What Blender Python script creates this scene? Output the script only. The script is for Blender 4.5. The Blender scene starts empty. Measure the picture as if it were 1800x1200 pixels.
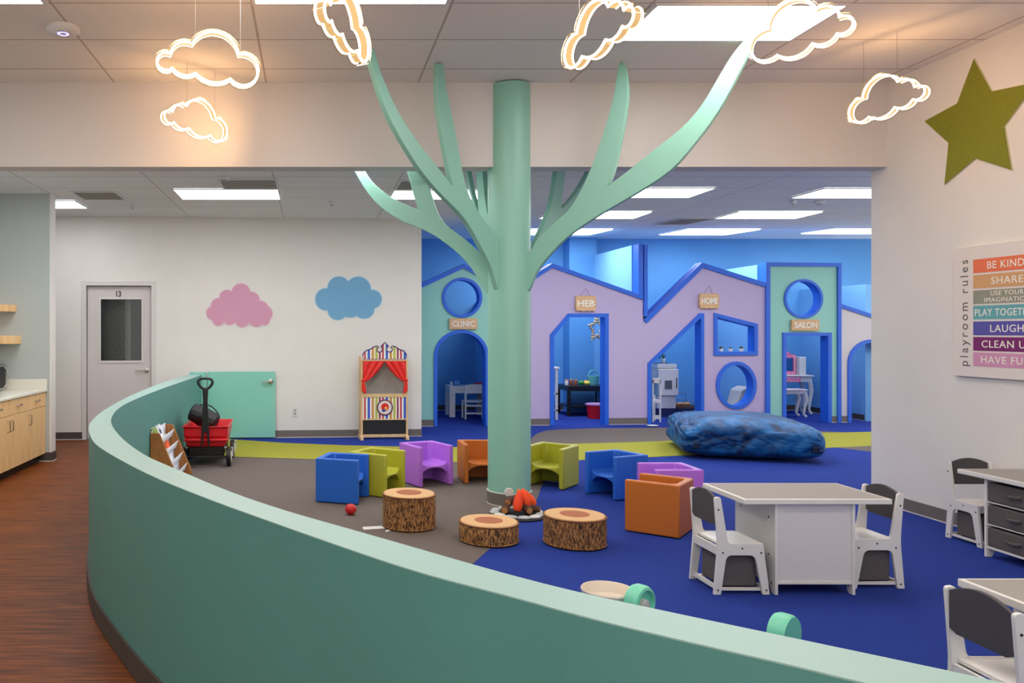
import bpy, bmesh, math, random
from mathutils import Vector, Matrix, noise as mnoise
random.seed(7)
PI = math.pi
S = bpy.context.scene
COL = S.collection

# ------------------------------------------------------------------ camera, world, exposure
F, CU, CV, H = 1405.0, 548.0, 582.0, 1.40
cam_d = bpy.data.cameras.new('camera')
cam = bpy.data.objects.new('camera', cam_d); COL.objects.link(cam)
cam.location = (0, 0, H); cam.rotation_euler = (PI/2, 0, 0)
cam_d.sensor_fit = 'HORIZONTAL'; cam_d.sensor_width = 36.0
cam_d.lens = 36.0*F/1800.0
cam_d.shift_x = (900-CU)/1800.0
cam_d.shift_y = -(600-CV)/1800.0
cam_d.clip_start = 0.05
S.camera = cam
w = bpy.data.worlds.new('world'); S.world = w; w.use_nodes = True
w.node_tree.nodes['Background'].inputs[0].default_value = (1, .97, .93, 1)
w.node_tree.nodes['Background'].inputs[1].default_value = 2.0   # added daylight, let in by unseen window openings to lift the ceilings
S.view_settings.view_transform = 'Standard'; S.view_settings.look = 'None'
S.view_settings.exposure = 0.0; S.view_settings.gamma = 1.0
S.view_settings.use_curve_mapping = False
S.cycles.max_bounces = 8; S.cycles.diffuse_bounces = 5
NEAR_PANEL, FAR_PANEL, NEON = 12.0, 14.2, 34.0      # radiance of the lamps of this place

# ------------------------------------------------------------------ geometry helpers
def G(u, v, z=0.0):
    """point on the horizontal plane z"""
    Y = (H-z)*F/(v-CV)
    return Vector(((u-CU)*Y/F, Y, z))
def PY(u, v, Y):
    return Vector(((u-CU)*Y/F, Y, H-(v-CV)*Y/F))
class Frame:
    """vertical plane with local x along it, local y into it, z up"""
    def __init__(s, x, y, ang):
        s.x, s.y, s.a = x, y, ang
        s.c, s.s = math.cos(ang), math.sin(ang)
    def L(s, u, v, off=0.0):
        d = ((u-CU)/F, 1.0, -(v-CV)/F)
        n = (-s.s, s.c)
        ox, oy = s.x+n[0]*off, s.y+n[1]*off
        t = (ox*n[0]+oy*n[1])/(d[0]*n[0]+d[1]*n[1])
        px, py = d[0]*t-ox, d[1]*t-oy
        return (px*s.c+py*s.s, H+d[2]*t)
    def W(s, lx, ly, z=0.0):
        return Vector((s.x+lx*s.c-ly*s.s, s.y+lx*s.s+ly*s.c, z))
    def at(s, lx, ly=0.0):
        return Frame(s.x+lx*s.c-ly*s.s, s.y+lx*s.s+ly*s.c, s.a)

class MB:
    def __init__(s): s.bm = bmesh.new()
    def box(s, x0, x1, y0, y1, z0, z1):
        v = [s.bm.verts.new(p) for p in ((x0,y0,z0),(x1,y0,z0),(x1,y1,z0),(x0,y1,z0),(x0,y0,z1),(x1,y0,z1),(x1,y1,z1),(x0,y1,z1))]
        for f in ((3,2,1,0),(4,5,6,7),(0,1,5,4),(1,2,6,5),(2,3,7,6),(3,0,4,7)):
            s.bm.faces.new([v[i] for i in f])
        return s
    def prism(s, pts, a, b, ax='y'):
        """polygon extruded from a to b along ax; pts in the two other axes"""
        def mk(p, t):
            return {'y': (p[0], t, p[1]), 'z': (p[0], p[1], t), 'x': (t, p[0], p[1])}[ax]
        A = [s.bm.verts.new(mk(p, a)) for p in pts]; B = [s.bm.verts.new(mk(p, b)) for p in pts]
        n = len(pts)
        s.bm.faces.new(A); s.bm.faces.new(B[::-1])
        for i in range(n): s.bm.faces.new((A[i], B[i], B[(i+1) % n], A[(i+1) % n]))
        return s
    def flat(s, pts, z, mi=0):
        f = s.bm.faces.new([s.bm.verts.new((p[0], p[1], z)) for p in pts]); f.material_index = mi
        f.normal_update()
        if f.normal.z < 0: f.normal_flip()
        return s
    def tube(s, pts, r, n=8, closed=False):
        pts = [Vector(p) for p in pts]; m = len(pts); rings = []
        rr = r if hasattr(r, '__len__') else [r]*m
        up = None
        for i, p in enumerate(pts):
            if closed: t = pts[(i+1) % m]-pts[i-1]
            else: t = pts[min(i+1, m-1)]-pts[max(i-1, 0)]
            t.normalize()
            if up is None:
                up = t.orthogonal().normalized()
            up = (up-t*up.dot(t))
            if up.length < 1e-6: up = t.orthogonal()
            up.normalize(); sd = t.cross(up)
            rings.append([s.bm.verts.new(p+(up*math.cos(2*PI*k/n)+sd*math.sin(2*PI*k/n))*rr[i]) for k in range(n)])
        for i in range(m if closed else m-1):
            A, B = rings[i], rings[(i+1) % m]
            for k in range(n): s.bm.faces.new((A[k], A[(k+1) % n], B[(k+1) % n], B[k]))
        if not closed:
            s.bm.faces.new(rings[0][::-1]); s.bm.faces.new(rings[-1])
        return s
    def lathe(s, prof, n=32, c=(0,0,0), axis='z'):
        def mk(r, h, a):
            x, y = r*math.cos(a), r*math.sin(a)
            p = {'z': (x, y, h), 'x': (h, x, y), 'y': (y, h, x)}[axis]
            return (p[0]+c[0], p[1]+c[1], p[2]+c[2])
        rings = []
        for r, h in prof:
            if r < 1e-6: rings.append([s.bm.verts.new(mk(0, h, 0))])
            else: rings.append([s.bm.verts.new(mk(r, h, 2*PI*k/n)) for k in range(n)])
        for A, B in zip(rings[:-1], rings[1:]):
            for k in range(n):
                q = [A[k % len(A)], A[(k+1) % len(A)], B[(k+1) % len(B)], B[k % len(B)]]
                q2 = []
                for x in q:
                    if x not in q2: q2.append(x)
                if len(q2) > 2: s.bm.faces.new(q2)
        for R, fl in ((rings[0], True), (rings[-1], False)):
            if len(R) > 1: s.bm.faces.new(R[::-1] if fl else R)
        return s
    def ball(s, c, r, sub=3, sc=(1,1,1), rot=None):
        m = Matrix.Translation(c) @ (rot.to_4x4() if rot else Matrix.Identity(4)) @ Matrix.Diagonal((sc[0], sc[1], sc[2], 1))
        bmesh.ops.create_icosphere(s.bm, subdivisions=sub, radius=r, matrix=m)
        return s
    def mesh(s, me):
        s.bm.from_mesh(me); return s
    def xf(s, m):
        s.bm.transform(m); return s
    def build(s, name, mat, parent=None, bevel=0.0, seg=2, smooth=None, loc=None):
        bmesh.ops.recalc_face_normals(s.bm, faces=s.bm.faces[:]) if not getattr(s, 'keep', False) else None
        me = bpy.data.meshes.new(name); s.bm.to_mesh(me); s.bm.free()
        o = bpy.data.objects.new(name, me); COL.objects.link(o)
        for m in (mat if isinstance(mat, (list, tuple)) else [mat]): me.materials.append(m)
        if smooth is None: smooth = 35
        if smooth:
            for p in me.polygons: p.use_smooth = True
            me.set_sharp_from_angle(angle=math.radians(smooth))
        if parent: o.parent = parent
        if loc: o.location = loc
        if bevel:
            b = o.modifiers.new('bevel', 'BEVEL'); b.width = bevel; b.segments = seg; b.limit_method = 'ANGLE'; b.angle_limit = math.radians(40)
            b.harden_normals = False
        return o

def curve_mesh(loops, y0, y1):
    """filled outline with holes in local XZ, extruded from y0 to y1"""
    cu = bpy.data.curves.new('tmp', 'CURVE'); cu.dimensions = '2D'; cu.fill_mode = 'BOTH'; cu.extrude = (y1-y0)/2
    for lp in loops:
        sp = cu.splines.new('POLY'); sp.points.add(len(lp)-1); sp.use_cyclic_u = True
        for q, p in zip(sp.points, lp): q.co = (p[0], p[1], 0, 1)
    o = bpy.data.objects.new('tmp', cu); COL.objects.link(o)
    dg = bpy.context.evaluated_depsgraph_get()
    me = bpy.data.meshes.new_from_object(o.evaluated_get(dg))
    bpy.data.objects.remove(o); bpy.data.curves.remove(cu)
    mid = (y0+y1)/2
    me.transform(Matrix(((1,0,0,0),(0,0,1,mid),(0,1,0,0),(0,0,0,1))))
    return me
def holed(loops, y0, y1):
    mb = MB().mesh(curve_mesh(loops, y0, y1))
    bmesh.ops.remove_doubles(mb.bm, verts=mb.bm.verts[:], dist=1e-5)
    return mb
def text_mb(body, cx, cz, wid, hei, y, th=0.004, rot=0.0, fat=0.0, spacing=1.0):
    """lettering in local XZ, fitted in wid x hei, standing th proud towards -y from y"""
    cu = bpy.data.curves.new('tmp', 'FONT'); cu.body = body; cu.size = 1; cu.extrude = 0.5; cu.offset = fat
    cu.resolution_u = 3; cu.space_character = spacing
    o = bpy.data.objects.new('tmp', cu); COL.objects.link(o)
    dg = bpy.context.evaluated_depsgraph_get()
    me = bpy.data.meshes.new_from_object(o.evaluated_get(dg))
    bpy.data.objects.remove(o); bpy.data.curves.remove(cu)
    xs = [v.co.x for v in me.vertices]; ys = [v.co.y for v in me.vertices]
    mx, my = (min(xs)+max(xs))/2, (min(ys)+max(ys))/2
    sx, sy = wid/(max(xs)-min(xs)), hei/(max(ys)-min(ys))
    c, sn = math.cos(rot), math.sin(rot)
    for v in me.vertices:
        x, yy, z = (v.co.x-mx)*sx, (v.co.y-my)*sy, v.co.z
        v.co = (cx+x*c-yy*sn, y-th/2-z*th, cz+x*sn+yy*c)
    mb = MB().mesh(me); bpy.data.meshes.remove(me)
    return mb
def arc3(a, b, c, n=10):
    """points of the circle arc a -> b -> c (2D), without the last"""
    ax, ay = a; bx, by = b; cx, cy = c
    d = 2*(ax*(by-cy)+bx*(cy-ay)+cx*(ay-by))
    ux = ((ax*ax+ay*ay)*(by-cy)+(bx*bx+by*by)*(cy-ay)+(cx*cx+cy*cy)*(ay-by))/d
    uy = ((ax*ax+ay*ay)*(cx-bx)+(bx*bx+by*by)*(ax-cx)+(cx*cx+cy*cy)*(bx-ax))/d
    r = math.hypot(ax-ux, ay-uy)
    t0, t1, t2 = (math.atan2(p[1]-uy, p[0]-ux) for p in (a, b, c))
    def span(x): return x % (2*PI)
    if span(t1-t0) > span(t2-t0):
        tot = -span(t0-t2)
    else: tot = span(t2-t0)
    return [(ux+r*math.cos(t0+tot*k/n), uy+r*math.sin(t0+tot*k/n)) for k in range(n)]
def lobed(cusps_apexes, n=10):
    """closed outline: [(cusp, apex), ...]"""
    out = []
    m = len(cusps_apexes)
    for i, (c, a) in enumerate(cusps_apexes):
        out += arc3(c, a, cusps_apexes[(i+1) % m][0], n)
    return out
def smooth_path(pts, n=6):
    P = [Vector(p) for p in pts]; out = []
    for i in range(len(P)-1):
        p0, p1, p2, p3 = P[max(i-1, 0)], P[i], P[i+1], P[min(i+2, len(P)-1)]
        for k in range(n):
            t = k/n
            out.append(0.5*((2*p1)+(p2-p0)*t+(2*p0-5*p1+4*p2-p3)*t*t+(3*p1-p0-3*p2+p3)*t**3))
    out.append(P[-1]); return out

# ------------------------------------------------------------------ materials
def lin(c):
    return tuple(((x/255)/12.92 if x/255 <= .04045 else ((x/255+.055)/1.055)**2.4) for x in c)
MATS = {}
def mat(name, rgb, rough=.6, var=.0, scale=8., bump=.0, bscale=60., metal=.0, spec=.5, sheen=.0, stretch=None, rgb2=None, coat=0.):
    if name in MATS: return MATS[name]
    m = bpy.data.materials.new(name); m.use_nodes = True; nt = m.node_tree; N = nt.nodes
    b = N['Principled BSDF']; c = lin(rgb)
    b.inputs['Base Color'].default_value = (*c, 1); b.inputs['Roughness'].default_value = rough
    b.inputs['Metallic'].default_value = metal; b.inputs['Specular IOR Level'].default_value = spec
    b.inputs['Sheen Weight'].default_value = sheen; b.inputs['Coat Weight'].default_value = coat
    if var or bump or rgb2:
        tc = N.new('ShaderNodeTexCoord'); mp = N.new('ShaderNodeMapping')
        nt.links.new(tc.outputs['Object'], mp.inputs[0])
        if stretch: mp.inputs['Scale'].default_value = stretch
    if var or rgb2:
        nz = N.new('ShaderNodeTexNoise'); nz.inputs['Scale'].default_value = scale; nz.inputs['Detail'].default_value = 4
        nt.links.new(mp.outputs[0], nz.inputs['Vector'])
        mx = N.new('ShaderNodeMix'); mx.data_type = 'RGBA'
        c2 = lin(rgb2) if rgb2 else tuple(x*(1+var) for x in c)
        c1 = c if rgb2 else tuple(x*(1-var) for x in c)
        mx.inputs[6].default_value = (*c1, 1); mx.inputs[7].default_value = (*c2, 1)
        rp = N.new('ShaderNodeMapRange'); rp.inputs[1].default_value = .3; rp.inputs[2].default_value = .7
        nt.links.new(nz.outputs['Fac'], rp.inputs[0]); nt.links.new(rp.outputs[0], mx.inputs[0])
        nt.links.new(mx.outputs[2], b.inputs['Base Color'])
    if bump:
        n2 = N.new('ShaderNodeTexNoise'); n2.inputs['Scale'].default_value = bscale; n2.inputs['Detail'].default_value = 3
        nt.links.new(mp.outputs[0], n2.inputs['Vector'])
        bp = N.new('ShaderNodeBump'); bp.inputs['Strength'].default_value = bump; bp.inputs['Distance'].default_value = .01
        nt.links.new(n2.outputs['Fac'], bp.inputs['Height']); nt.links.new(bp.outputs[0], b.inputs['Normal'])
    MATS[name] = m; return m
def emit(name, col, strength):
    if name in MATS: return MATS[name]
    m = bpy.data.materials.new(name); m.use_nodes = True; nt = m.node_tree
    nt.nodes.remove(nt.nodes['Principled BSDF'])
    e = nt.nodes.new('ShaderNodeEmission'); e.inputs[0].default_value = (*col, 1); e.inputs[1].default_value = strength
    nt.links.new(e.outputs[0], nt.nodes['Material Output'].inputs[0])
    MATS[name] = m; return m
def tile_mat(name, rgb, line, ox, oy):
    m = bpy.data.materials.new(name); m.use_nodes = True; nt = m.node_tree; N = nt.nodes; b = N['Principled BSDF']
    b.inputs['Roughness'].default_value = .85; b.inputs['Specular IOR Level'].default_value = .2
    tc = N.new('ShaderNodeTexCoord'); mp = N.new('ShaderNodeMapping'); mp.inputs['Location'].default_value = (-ox, -oy, 0)
    br = N.new('ShaderNodeTexBrick'); br.offset = 0; br.squash = 1
    br.inputs['Scale'].default_value = 1; br.inputs['Brick Width'].default_value = 1.22; br.inputs['Row Height'].default_value = .61
    br.inputs['Mortar Size'].default_value = .008; br.inputs['Mortar Smooth'].default_value = 0; br.inputs['Bias'].default_value = 0
    c = lin(rgb)
    br.inputs['Color1'].default_value = (*c, 1); br.inputs['Color2'].default_value = (*[x*.965 for x in c], 1)
    br.inputs['Mortar'].default_value = (*lin(line), 1)
    nt.links.new(tc.outputs['Object'], mp.inputs[0]); nt.links.new(mp.outputs[0], br.inputs['Vector'])
    nz = N.new('ShaderNodeTexNoise'); nz.inputs['Scale'].default_value = 70; nz.inputs['Detail'].default_value = 3
    nt.links.new(tc.outputs['Object'], nz.inputs['Vector'])
    mx = N.new('ShaderNodeMix'); mx.data_type = 'RGBA'; mx.blend_type = 'MULTIPLY'; mx.inputs[0].default_value = .16
    nt.links.new(br.outputs['Color'], mx.inputs[6]); nt.links.new(nz.outputs['Fac'], mx.inputs[7])
    nt.links.new(mx.outputs[2], b.inputs['Base Color'])
    bp = N.new('ShaderNodeBump'); bp.inputs['Strength'].default_value = .12; bp.inputs['Distance'].default_value = .004
    nt.links.new(nz.outputs['Fac'], bp.inputs['Height']); nt.links.new(bp.outputs[0], b.inputs['Normal'])
    return m
def wood_floor_mat():
    m = bpy.data.materials.new('wood_floor'); m.use_nodes = True; nt = m.node_tree; N = nt.nodes; b = N['Principled BSDF']
    b.inputs['Roughness'].default_value = .5; b.inputs['Specular IOR Level'].default_value = .25
    tc = N.new('ShaderNodeTexCoord')
    br = N.new('ShaderNodeTexBrick'); br.offset = .37; br.inputs['Scale'].default_value = 1
    br.inputs['Brick Width'].default_value = 1.3; br.inputs['Row Height'].default_value = .12; br.inputs['Mortar Size'].default_value = .0015
    br.inputs['Color1'].default_value = (.75,.75,.75,1); br.inputs['Color2'].default_value = (1.08,1.08,1.08,1); br.inputs['Mortar'].default_value = (.55,.55,.55,1)
    nt.links.new(tc.outputs['Object'], br.inputs['Vector'])
    def nzs(sc, s):
        mp = N.new('ShaderNodeMapping'); mp.inputs['Scale'].default_value = s
        nz = N.new('ShaderNodeTexNoise'); nz.inputs['Scale'].default_value = sc; nz.inputs['Detail'].default_value = 6
        nt.links.new(tc.outputs['Object'], mp.inputs[0]); nt.links.new(mp.outputs[0], nz.inputs['Vector']); return nz
    a = nzs(3, (1.2, 14, 1)); c2 = nzs(6, (1.5, 40, 1))
    r = N.new('ShaderNodeValToRGB'); r.color_ramp.elements[0].position = .32; r.color_ramp.elements[1].position = .68
    r.color_ramp.elements[0].color = (*lin((80,36,10)), 1); r.color_ramp.elements[1].color = (*lin((142,74,26)), 1)
    nt.links.new(a.outputs['Fac'], r.inputs[0])
    m1 = N.new('ShaderNodeMix'); m1.data_type = 'RGBA'; m1.blend_type = 'MULTIPLY'; m1.inputs[0].default_value = .6
    nt.links.new(r.outputs[0], m1.inputs[6]); nt.links.new(br.outputs['Color'], m1.inputs[7])
    r2 = N.new('ShaderNodeMapRange'); r2.inputs[1].default_value = .66; r2.inputs[2].default_value = .8
    nt.links.new(c2.outputs['Fac'], r2.inputs[0])
    m2 = N.new('ShaderNodeMix'); m2.data_type = 'RGBA'; m2.inputs[7].default_value = (*lin((172,108,56)), 1)
    nt.links.new(r2.outputs[0], m2.inputs[0]); nt.links.new(m1.outputs[2], m2.inputs[6])
    nt.links.new(m2.outputs[2], b.inputs['Base Color'])
    return m
def carpet_mat(name, rgb):
    return mat(name, rgb, rough=.95, var=.16, scale=220, bump=.5, bscale=260, spec=.15)
def bark_mat():
    m = bpy.data.materials.new('bark_print'); m.use_nodes = True; nt = m.node_tree; N = nt.nodes; b = N['Principled BSDF']
    b.inputs['Roughness'].default_value = .85
    tc = N.new('ShaderNodeTexCoord'); mp = N.new('ShaderNodeMapping'); mp.inputs['Scale'].default_value = (1, 1, .28)
    nt.links.new(tc.outputs['Object'], mp.inputs[0])
    nz = N.new('ShaderNodeTexNoise'); nz.inputs['Scale'].default_value = 105; nz.inputs['Detail'].default_value = 6; nz.inputs['Distortion'].default_value = 1.1
    nt.links.new(mp.outputs[0], nz.inputs['Vector'])
    r = N.new('ShaderNodeValToRGB'); e = r.color_ramp.elements
    e[0].position = .40; e[0].color = (*lin((40,24,15)), 1); e[1].position = .58; e[1].color = (*lin((176,126,72)), 1)
    x = e.new(.48); x.color = (*lin((118,76,40)), 1)
    nt.links.new(nz.outputs['Fac'], r.inputs[0]); nt.links.new(r.outputs[0], b.inputs['Base Color'])
    return m
def rings_mat():
    m = bpy.data.materials.new('log_rings'); m.use_nodes = True; nt = m.node_tree; N = nt.nodes; b = N['Principled BSDF']
    b.inputs['Roughness'].default_value = .85
    tc = N.new('ShaderNodeTexCoord')
    wv = N.new('ShaderNodeTexWave'); wv.wave_type = 'RINGS'; wv.rings_direction = 'Z'; wv.inputs['Scale'].default_value = 38; wv.inputs['Distortion'].default_value = 1.2
    nt.links.new(tc.outputs['Object'], wv.inputs['Vector'])
    r = N.new('ShaderNodeValToRGB'); e = r.color_ramp.elements
    e[0].color = (*lin((184,136,88)), 1); e[0].position = .0; e[1].color = (*lin((218,178,130)), 1); e[1].position = .35
    nt.links.new(wv.outputs['Fac'], r.inputs[0]); nt.links.new(r.outputs[0], b.inputs['Base Color'])
    return m
def velvet_mat():
    m = bpy.data.materials.new('crushed_velvet'); m.use_nodes = True; nt = m.node_tree; N = nt.nodes; b = N['Principled BSDF']
    b.inputs['Roughness'].default_value = .5; b.inputs['Specular IOR Level'].default_value = .3; b.inputs['Sheen Weight'].default_value = .12; b.inputs['Sheen Tint'].default_value = (*lin((120,190,240)), 1)
    tc = N.new('ShaderNodeTexCoord')
    nz = N.new('ShaderNodeTexNoise'); nz.inputs['Scale'].default_value = 3.2; nz.inputs['Detail'].default_value = 5; nz.inputs['Distortion'].default_value = 1.6
    nt.links.new(tc.outputs['Object'], nz.inputs['Vector'])
    r = N.new('ShaderNodeValToRGB'); e = r.color_ramp.elements
    e[0].position = .38; e[0].color = (*lin((2,36,80)), 1); e[1].position = .66; e[1].color = (*lin((16,98,160)), 1)
    nt.links.new(nz.outputs['Fac'], r.inputs[0]); nt.links.new(r.outputs[0], b.inputs['Base Color'])
    n2 = N.new('ShaderNodeTexNoise'); n2.inputs['Scale'].default_value = 9; n2.inputs['Detail'].default_value = 4; n2.inputs['Distortion'].default_value = 1.2
    nt.links.new(tc.outputs['Object'], n2.inputs['Vector'])
    bp = N.new('ShaderNodeBump'); bp.inputs['Strength'].default_value = .25; bp.inputs['Distance'].default_value = .04
    nt.links.new(n2.outputs['Fac'], bp.inputs['Height']); nt.links.new(bp.outputs[0], b.inputs['Normal'])
    return m
def stripe_mat(name, cols, period, x0):
    """vertical stripes along object x"""
    m = bpy.data.materials.new(name); m.use_nodes = True; nt = m.node_tree; N = nt.nodes; b = N['Principled BSDF']
    b.inputs['Roughness'].default_value = .6
    tc = N.new('ShaderNodeTexCoord'); sp = N.new('ShaderNodeSeparateXYZ'); nt.links.new(tc.outputs['Object'], sp.inputs[0])
    a = N.new('ShaderNodeMath'); a.operation = 'MULTIPLY_ADD'; a.inputs[1].default_value = 1/period; a.inputs[2].default_value = -x0/period
    nt.links.new(sp.outputs['X'], a.inputs[0])
    fr = N.new('ShaderNodeMath'); fr.operation = 'FRACT'; nt.links.new(a.outputs[0], fr.inputs[0])
    r = N.new('ShaderNodeValToRGB'); r.color_ramp.interpolation = 'CONSTANT'; e = r.color_ramp.elements
    pos = 0
    for i, (wd, c) in enumerate(cols):
        if i == 0: x = e[0]; x.position = 0
        elif i == 1: x = e[1]; x.position = pos
        else: x = e.new(pos)
        x.color = (*lin(c), 1); pos += wd
    nt.links.new(fr.outputs[0], r.inputs[0]); nt.links.new(r.outputs[0], b.inputs['Base Color'])
    return m
def glass_mat():
    m = bpy.data.materials.new('door_glass'); m.use_nodes = True; nt = m.node_tree; N = nt.nodes
    N.remove(N['Principled BSDF'])
    t = N.new('ShaderNodeBsdfTransparent'); t.inputs[0].default_value = (.75,.78,.78,1)
    g = N.new('ShaderNodeBsdfGlossy'); g.inputs['Roughness'].default_value = .03
    f = N.new('ShaderNodeFresnel'); f.inputs[0].default_value = 1.45
    mx = N.new('ShaderNodeMixShader')
    nt.links.new(f.outputs[0], mx.inputs[0]); nt.links.new(t.outputs[0], mx.inputs[1]); nt.links.new(g.outputs[0], mx.inputs[2])
    nt.links.new(mx.outputs[0], N['Material Output'].inputs[0]); return m
def clear_mat():
    m = bpy.data.materials.new('clear_acrylic'); m.use_nodes = True; nt = m.node_tree; N = nt.nodes
    N.remove(N['Principled BSDF'])
    t = N.new('ShaderNodeBsdfTransparent'); t.inputs[0].default_value = (.96,.93,.86,1)
    g = N.new('ShaderNodeBsdfGlossy'); g.inputs['Roughness'].default_value = .15
    mx = N.new('ShaderNodeMixShader'); mx.inputs[0].default_value = .16
    nt.links.new(t.outputs[0], mx.inputs[1]); nt.links.new(g.outputs[0], mx.inputs[2])
    nt.links.new(mx.outputs[0], N['Material Output'].inputs[0]); return m

M_WALL = mat('wall_paint', (226,221,216), .7, var=.02, scale=3, bump=.05, bscale=220)
M_SOFFIT = mat('soffit_paint', (208,203,199), .7, bump=.05, bscale=220)
M_LEFTWALL = mat('grey_green_paint', (178,185,182), .7)
M_BASE = mat('vinyl_base', (112,104,98), .6)
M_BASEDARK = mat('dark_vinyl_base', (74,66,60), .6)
M_WHITEGAP = mat('white_bead', (205,200,198), .5)
M_BLUEWALL = mat('blue_wall_paint', (84,150,208), .65, var=.03, scale=2)
M_TRIMBLUE = mat('blue_trim_paint', (36,100,214), .45)
M_MINT = mat('mint_paint', (146,204,190), .55)
M_LAV = mat('lavender_paint', (186,170,208), .6)
M_OFFW = mat('offwhite_paint', (214,206,208), .6)
M_TREE = mat('tree_mint_paint', (136,190,172), .4)
M_HALF = mat('half_wall_paint', (84,142,135), .5, var=.02, scale=4, bump=.06, bscale=300)
M_HALFLIT = mat('half_wall_lit_top', (154,186,180), .45)  # same paint as the half wall, lightened for light falling on its top
M_GATE = mat('gate_paint', (132,200,184), .45)
M_WHITE = mat('white_laminate', (222,219,214), .4)
M_WHITED = mat('white_metal', (214,212,210), .5)
M_GREYTOP = mat('grey_weave_top', (152,148,142), .7, var=.1, scale=180)
M_CHAR = mat('charcoal_board', (72,68,70), .55)
M_FABRIC = mat('grey_fabric', (88,82,82), .9, var=.12, scale=200, bump=.3, bscale=240)
M_BLACK = mat('black_plastic', (18,18,19), .4)
M_SCREW = mat('dark_screw_cap', (24,22,22), .4)
M_STEEL = mat('brushed_steel', (176,172,166), .3, metal=1)
M_WOOD = mat('maple_wood', (240,200,146), .5, rgb2=(226,180,124), stretch=(6,6,.8), scale=5)
M_PINE = mat('pine_wood', (226,194,150), .5, rgb2=(212,174,124), stretch=(8,8,1), scale=6)
M_OAK = mat('oak_wood', (184,124,66), .5, rgb2=(156,98,48), stretch=(7,7,1), scale=6)
M_COUNTER = mat('cream_counter', (226,222,208), .3)
M_CHAIRS = {'blue': mat('blue_plastic', (32,98,196), .45), 'green': mat('lime_plastic', (172,172,44), .45),
            'purple': mat('purple_plastic', (182,112,222), .45), 'orange': mat('orange_plastic', (190,106,34), .45)}
M_BARK = bark_mat(); M_RINGS = rings_mat(); M_CORE = mat('log_core', (164,96,60), .8)
M_PIPING = mat('brown_piping', (122,74,44), .8)
M_RED = mat('red_plastic', (205,20,32), .3)
M_REDFAB = mat('red_satin', (222,28,20), .5, var=.1, scale=12)
M_MINTTOY = mat('mint_toy_plastic', (120,214,180), .35)
M_BEIGETOY = mat('beige_toy_plastic', (224,212,196), .4)
M_SIGN = mat('tan_sign_wood', (222,184,142), .6, rgb2=(206,162,116), stretch=(2,6,10), scale=5)
M_LETTER = mat('white_lettering', (238,232,220), .5)
M_PANEL_N = emit('near_diffuser', (1, .965, .92), NEAR_PANEL)
M_PANEL_F = emit('far_diffuser', (.96, .98, 1), FAR_PANEL)
M_NEON = emit('warm_neon', (1, .57, .26), NEON)
M_STRIP = emit('amber_strip', (1, .62, .26), 1.0)
M_CLEAR = clear_mat(); M_GLASS = glass_mat()
M_GREEN = mat('olive_star_paint', (124,126,18), .7, var=.05, scale=40)

# ------------------------------------------------------------------ object helpers
def tag(o, label, cat, group=None):
    o['label'] = label; o['category'] = cat
    if group: o['group'] = group
    return o
def thing(name, label, cat, loc=(0,0,0), rz=0.0, group=None):
    o = bpy.data.objects.new(name, None); COL.objects.link(o); o.empty_display_size = .1
    o.location = loc; o.rotation_euler = (0, 0, rz)
    return tag(o, label, cat, group)
def struct(o):
    o['kind'] = 'structure'; return o
def dup(root, loc, rz, label, group=None):
    r = root.copy(); COL.objects.link(r); r.location = loc; r.rotation_euler = (0, 0, rz)
    r['label'] = label
    if group: r['group'] = group
    for ch in list(root.children):
        c = ch.copy(); COL.objects.link(c); c.parent = r
        for g in list(ch.children):
            d = g.copy(); COL.objects.link(d); d.parent = c
    return r

# ------------------------------------------------------------------ the room
ZN = 3.397                                # near ceiling
SOF0, SOF1, SOFZ = 6.42, 6.60, 2.72
def zc(Y): return 2.88+max(0., Y-10.4)*.04
YB = 14.1
WP = Frame(-3.06, 10.30, math.atan(.0738))        # long white wall
FP = Frame(1.625, 11.71, math.atan(.079))         # playhouse fronts
RX, LX = 4.62, -3.53

struct(MB().box(-6, 11, -3, 15, -.2, 0).build('floor', wood_floor_mat()))
M_TILE = tile_mat('ceiling_tile', (240,234,226), (196,182,168), -.366, 4.866)
struct(MB().box(-6, RX+.2, -3, SOF0+.05, ZN, ZN+.1).build('ceiling_near', M_TILE))
M_TILEF = tile_mat('ceiling_tile_far', (240,240,242), (206,206,208), -.366, 8.27)
mb = MB()
mb.prism([(SOF1-.05, 2.88), (10.4, 2.88), (YB+.2, zc(YB+.2)), (YB+.2, 3.3), (SOF1-.05, 3.3)], -6, 11, 'x')
struct(mb.build('ceiling_far', M_TILEF, smooth=0))
struct(MB().box(-6, RX, SOF0, SOF1, SOFZ, ZN+.1).build('wall_soffit', M_SOFFIT))
struct(MB().box(RX, RX+.15, -3, SOF1, 0, ZN+.1).build('wall_right', M_WALL))
struct(MB().box(LX-.15, LX, -3, 8.73, 0, ZN+.1).build('wall_left', M_LEFTWALL))
def added_window_wall(name, a, b, ztop, n):
    """added unseen window band from a to b that lets daylight in: sill, header and posts"""
    a, b = Vector(a), Vector(b); L_ = (b-a).length; ang = math.atan2(b.y-a.y, b.x-a.x)
    mb = MB().box(0, L_, -.05, .05, 0, .25).box(0, L_, -.05, .05, ztop-.12, ztop+.1)
    for k in range(n+1): mb.box(L_*k/n-.03, L_*k/n+.03, -.05, .05, .25, ztop-.12)
    o = struct(mb.build(name, M_WHITED)); o.location = (a.x, a.y, 0); o.rotation_euler.z = ang
added_window_wall('added_window_1', (LX-.15, -3.05), (RX+.15, -3.05), ZN, 5)  # unseen openings behind the viewer, added for fill daylight
struct(MB().box(-3.53, -2.805, 8.59, 8.73, 0, 2.88).build('wall_alcove', M_LEFTWALL))
struct(MB().box(-2.815, -2.799, 8.588, 8.732, .0, 2.88).build('trim_1', M_WALL))
struct(MB().box(-6.1, -6, 8, 11, 0, 3).build('wall_corridor_end', M_WALL))
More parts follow.
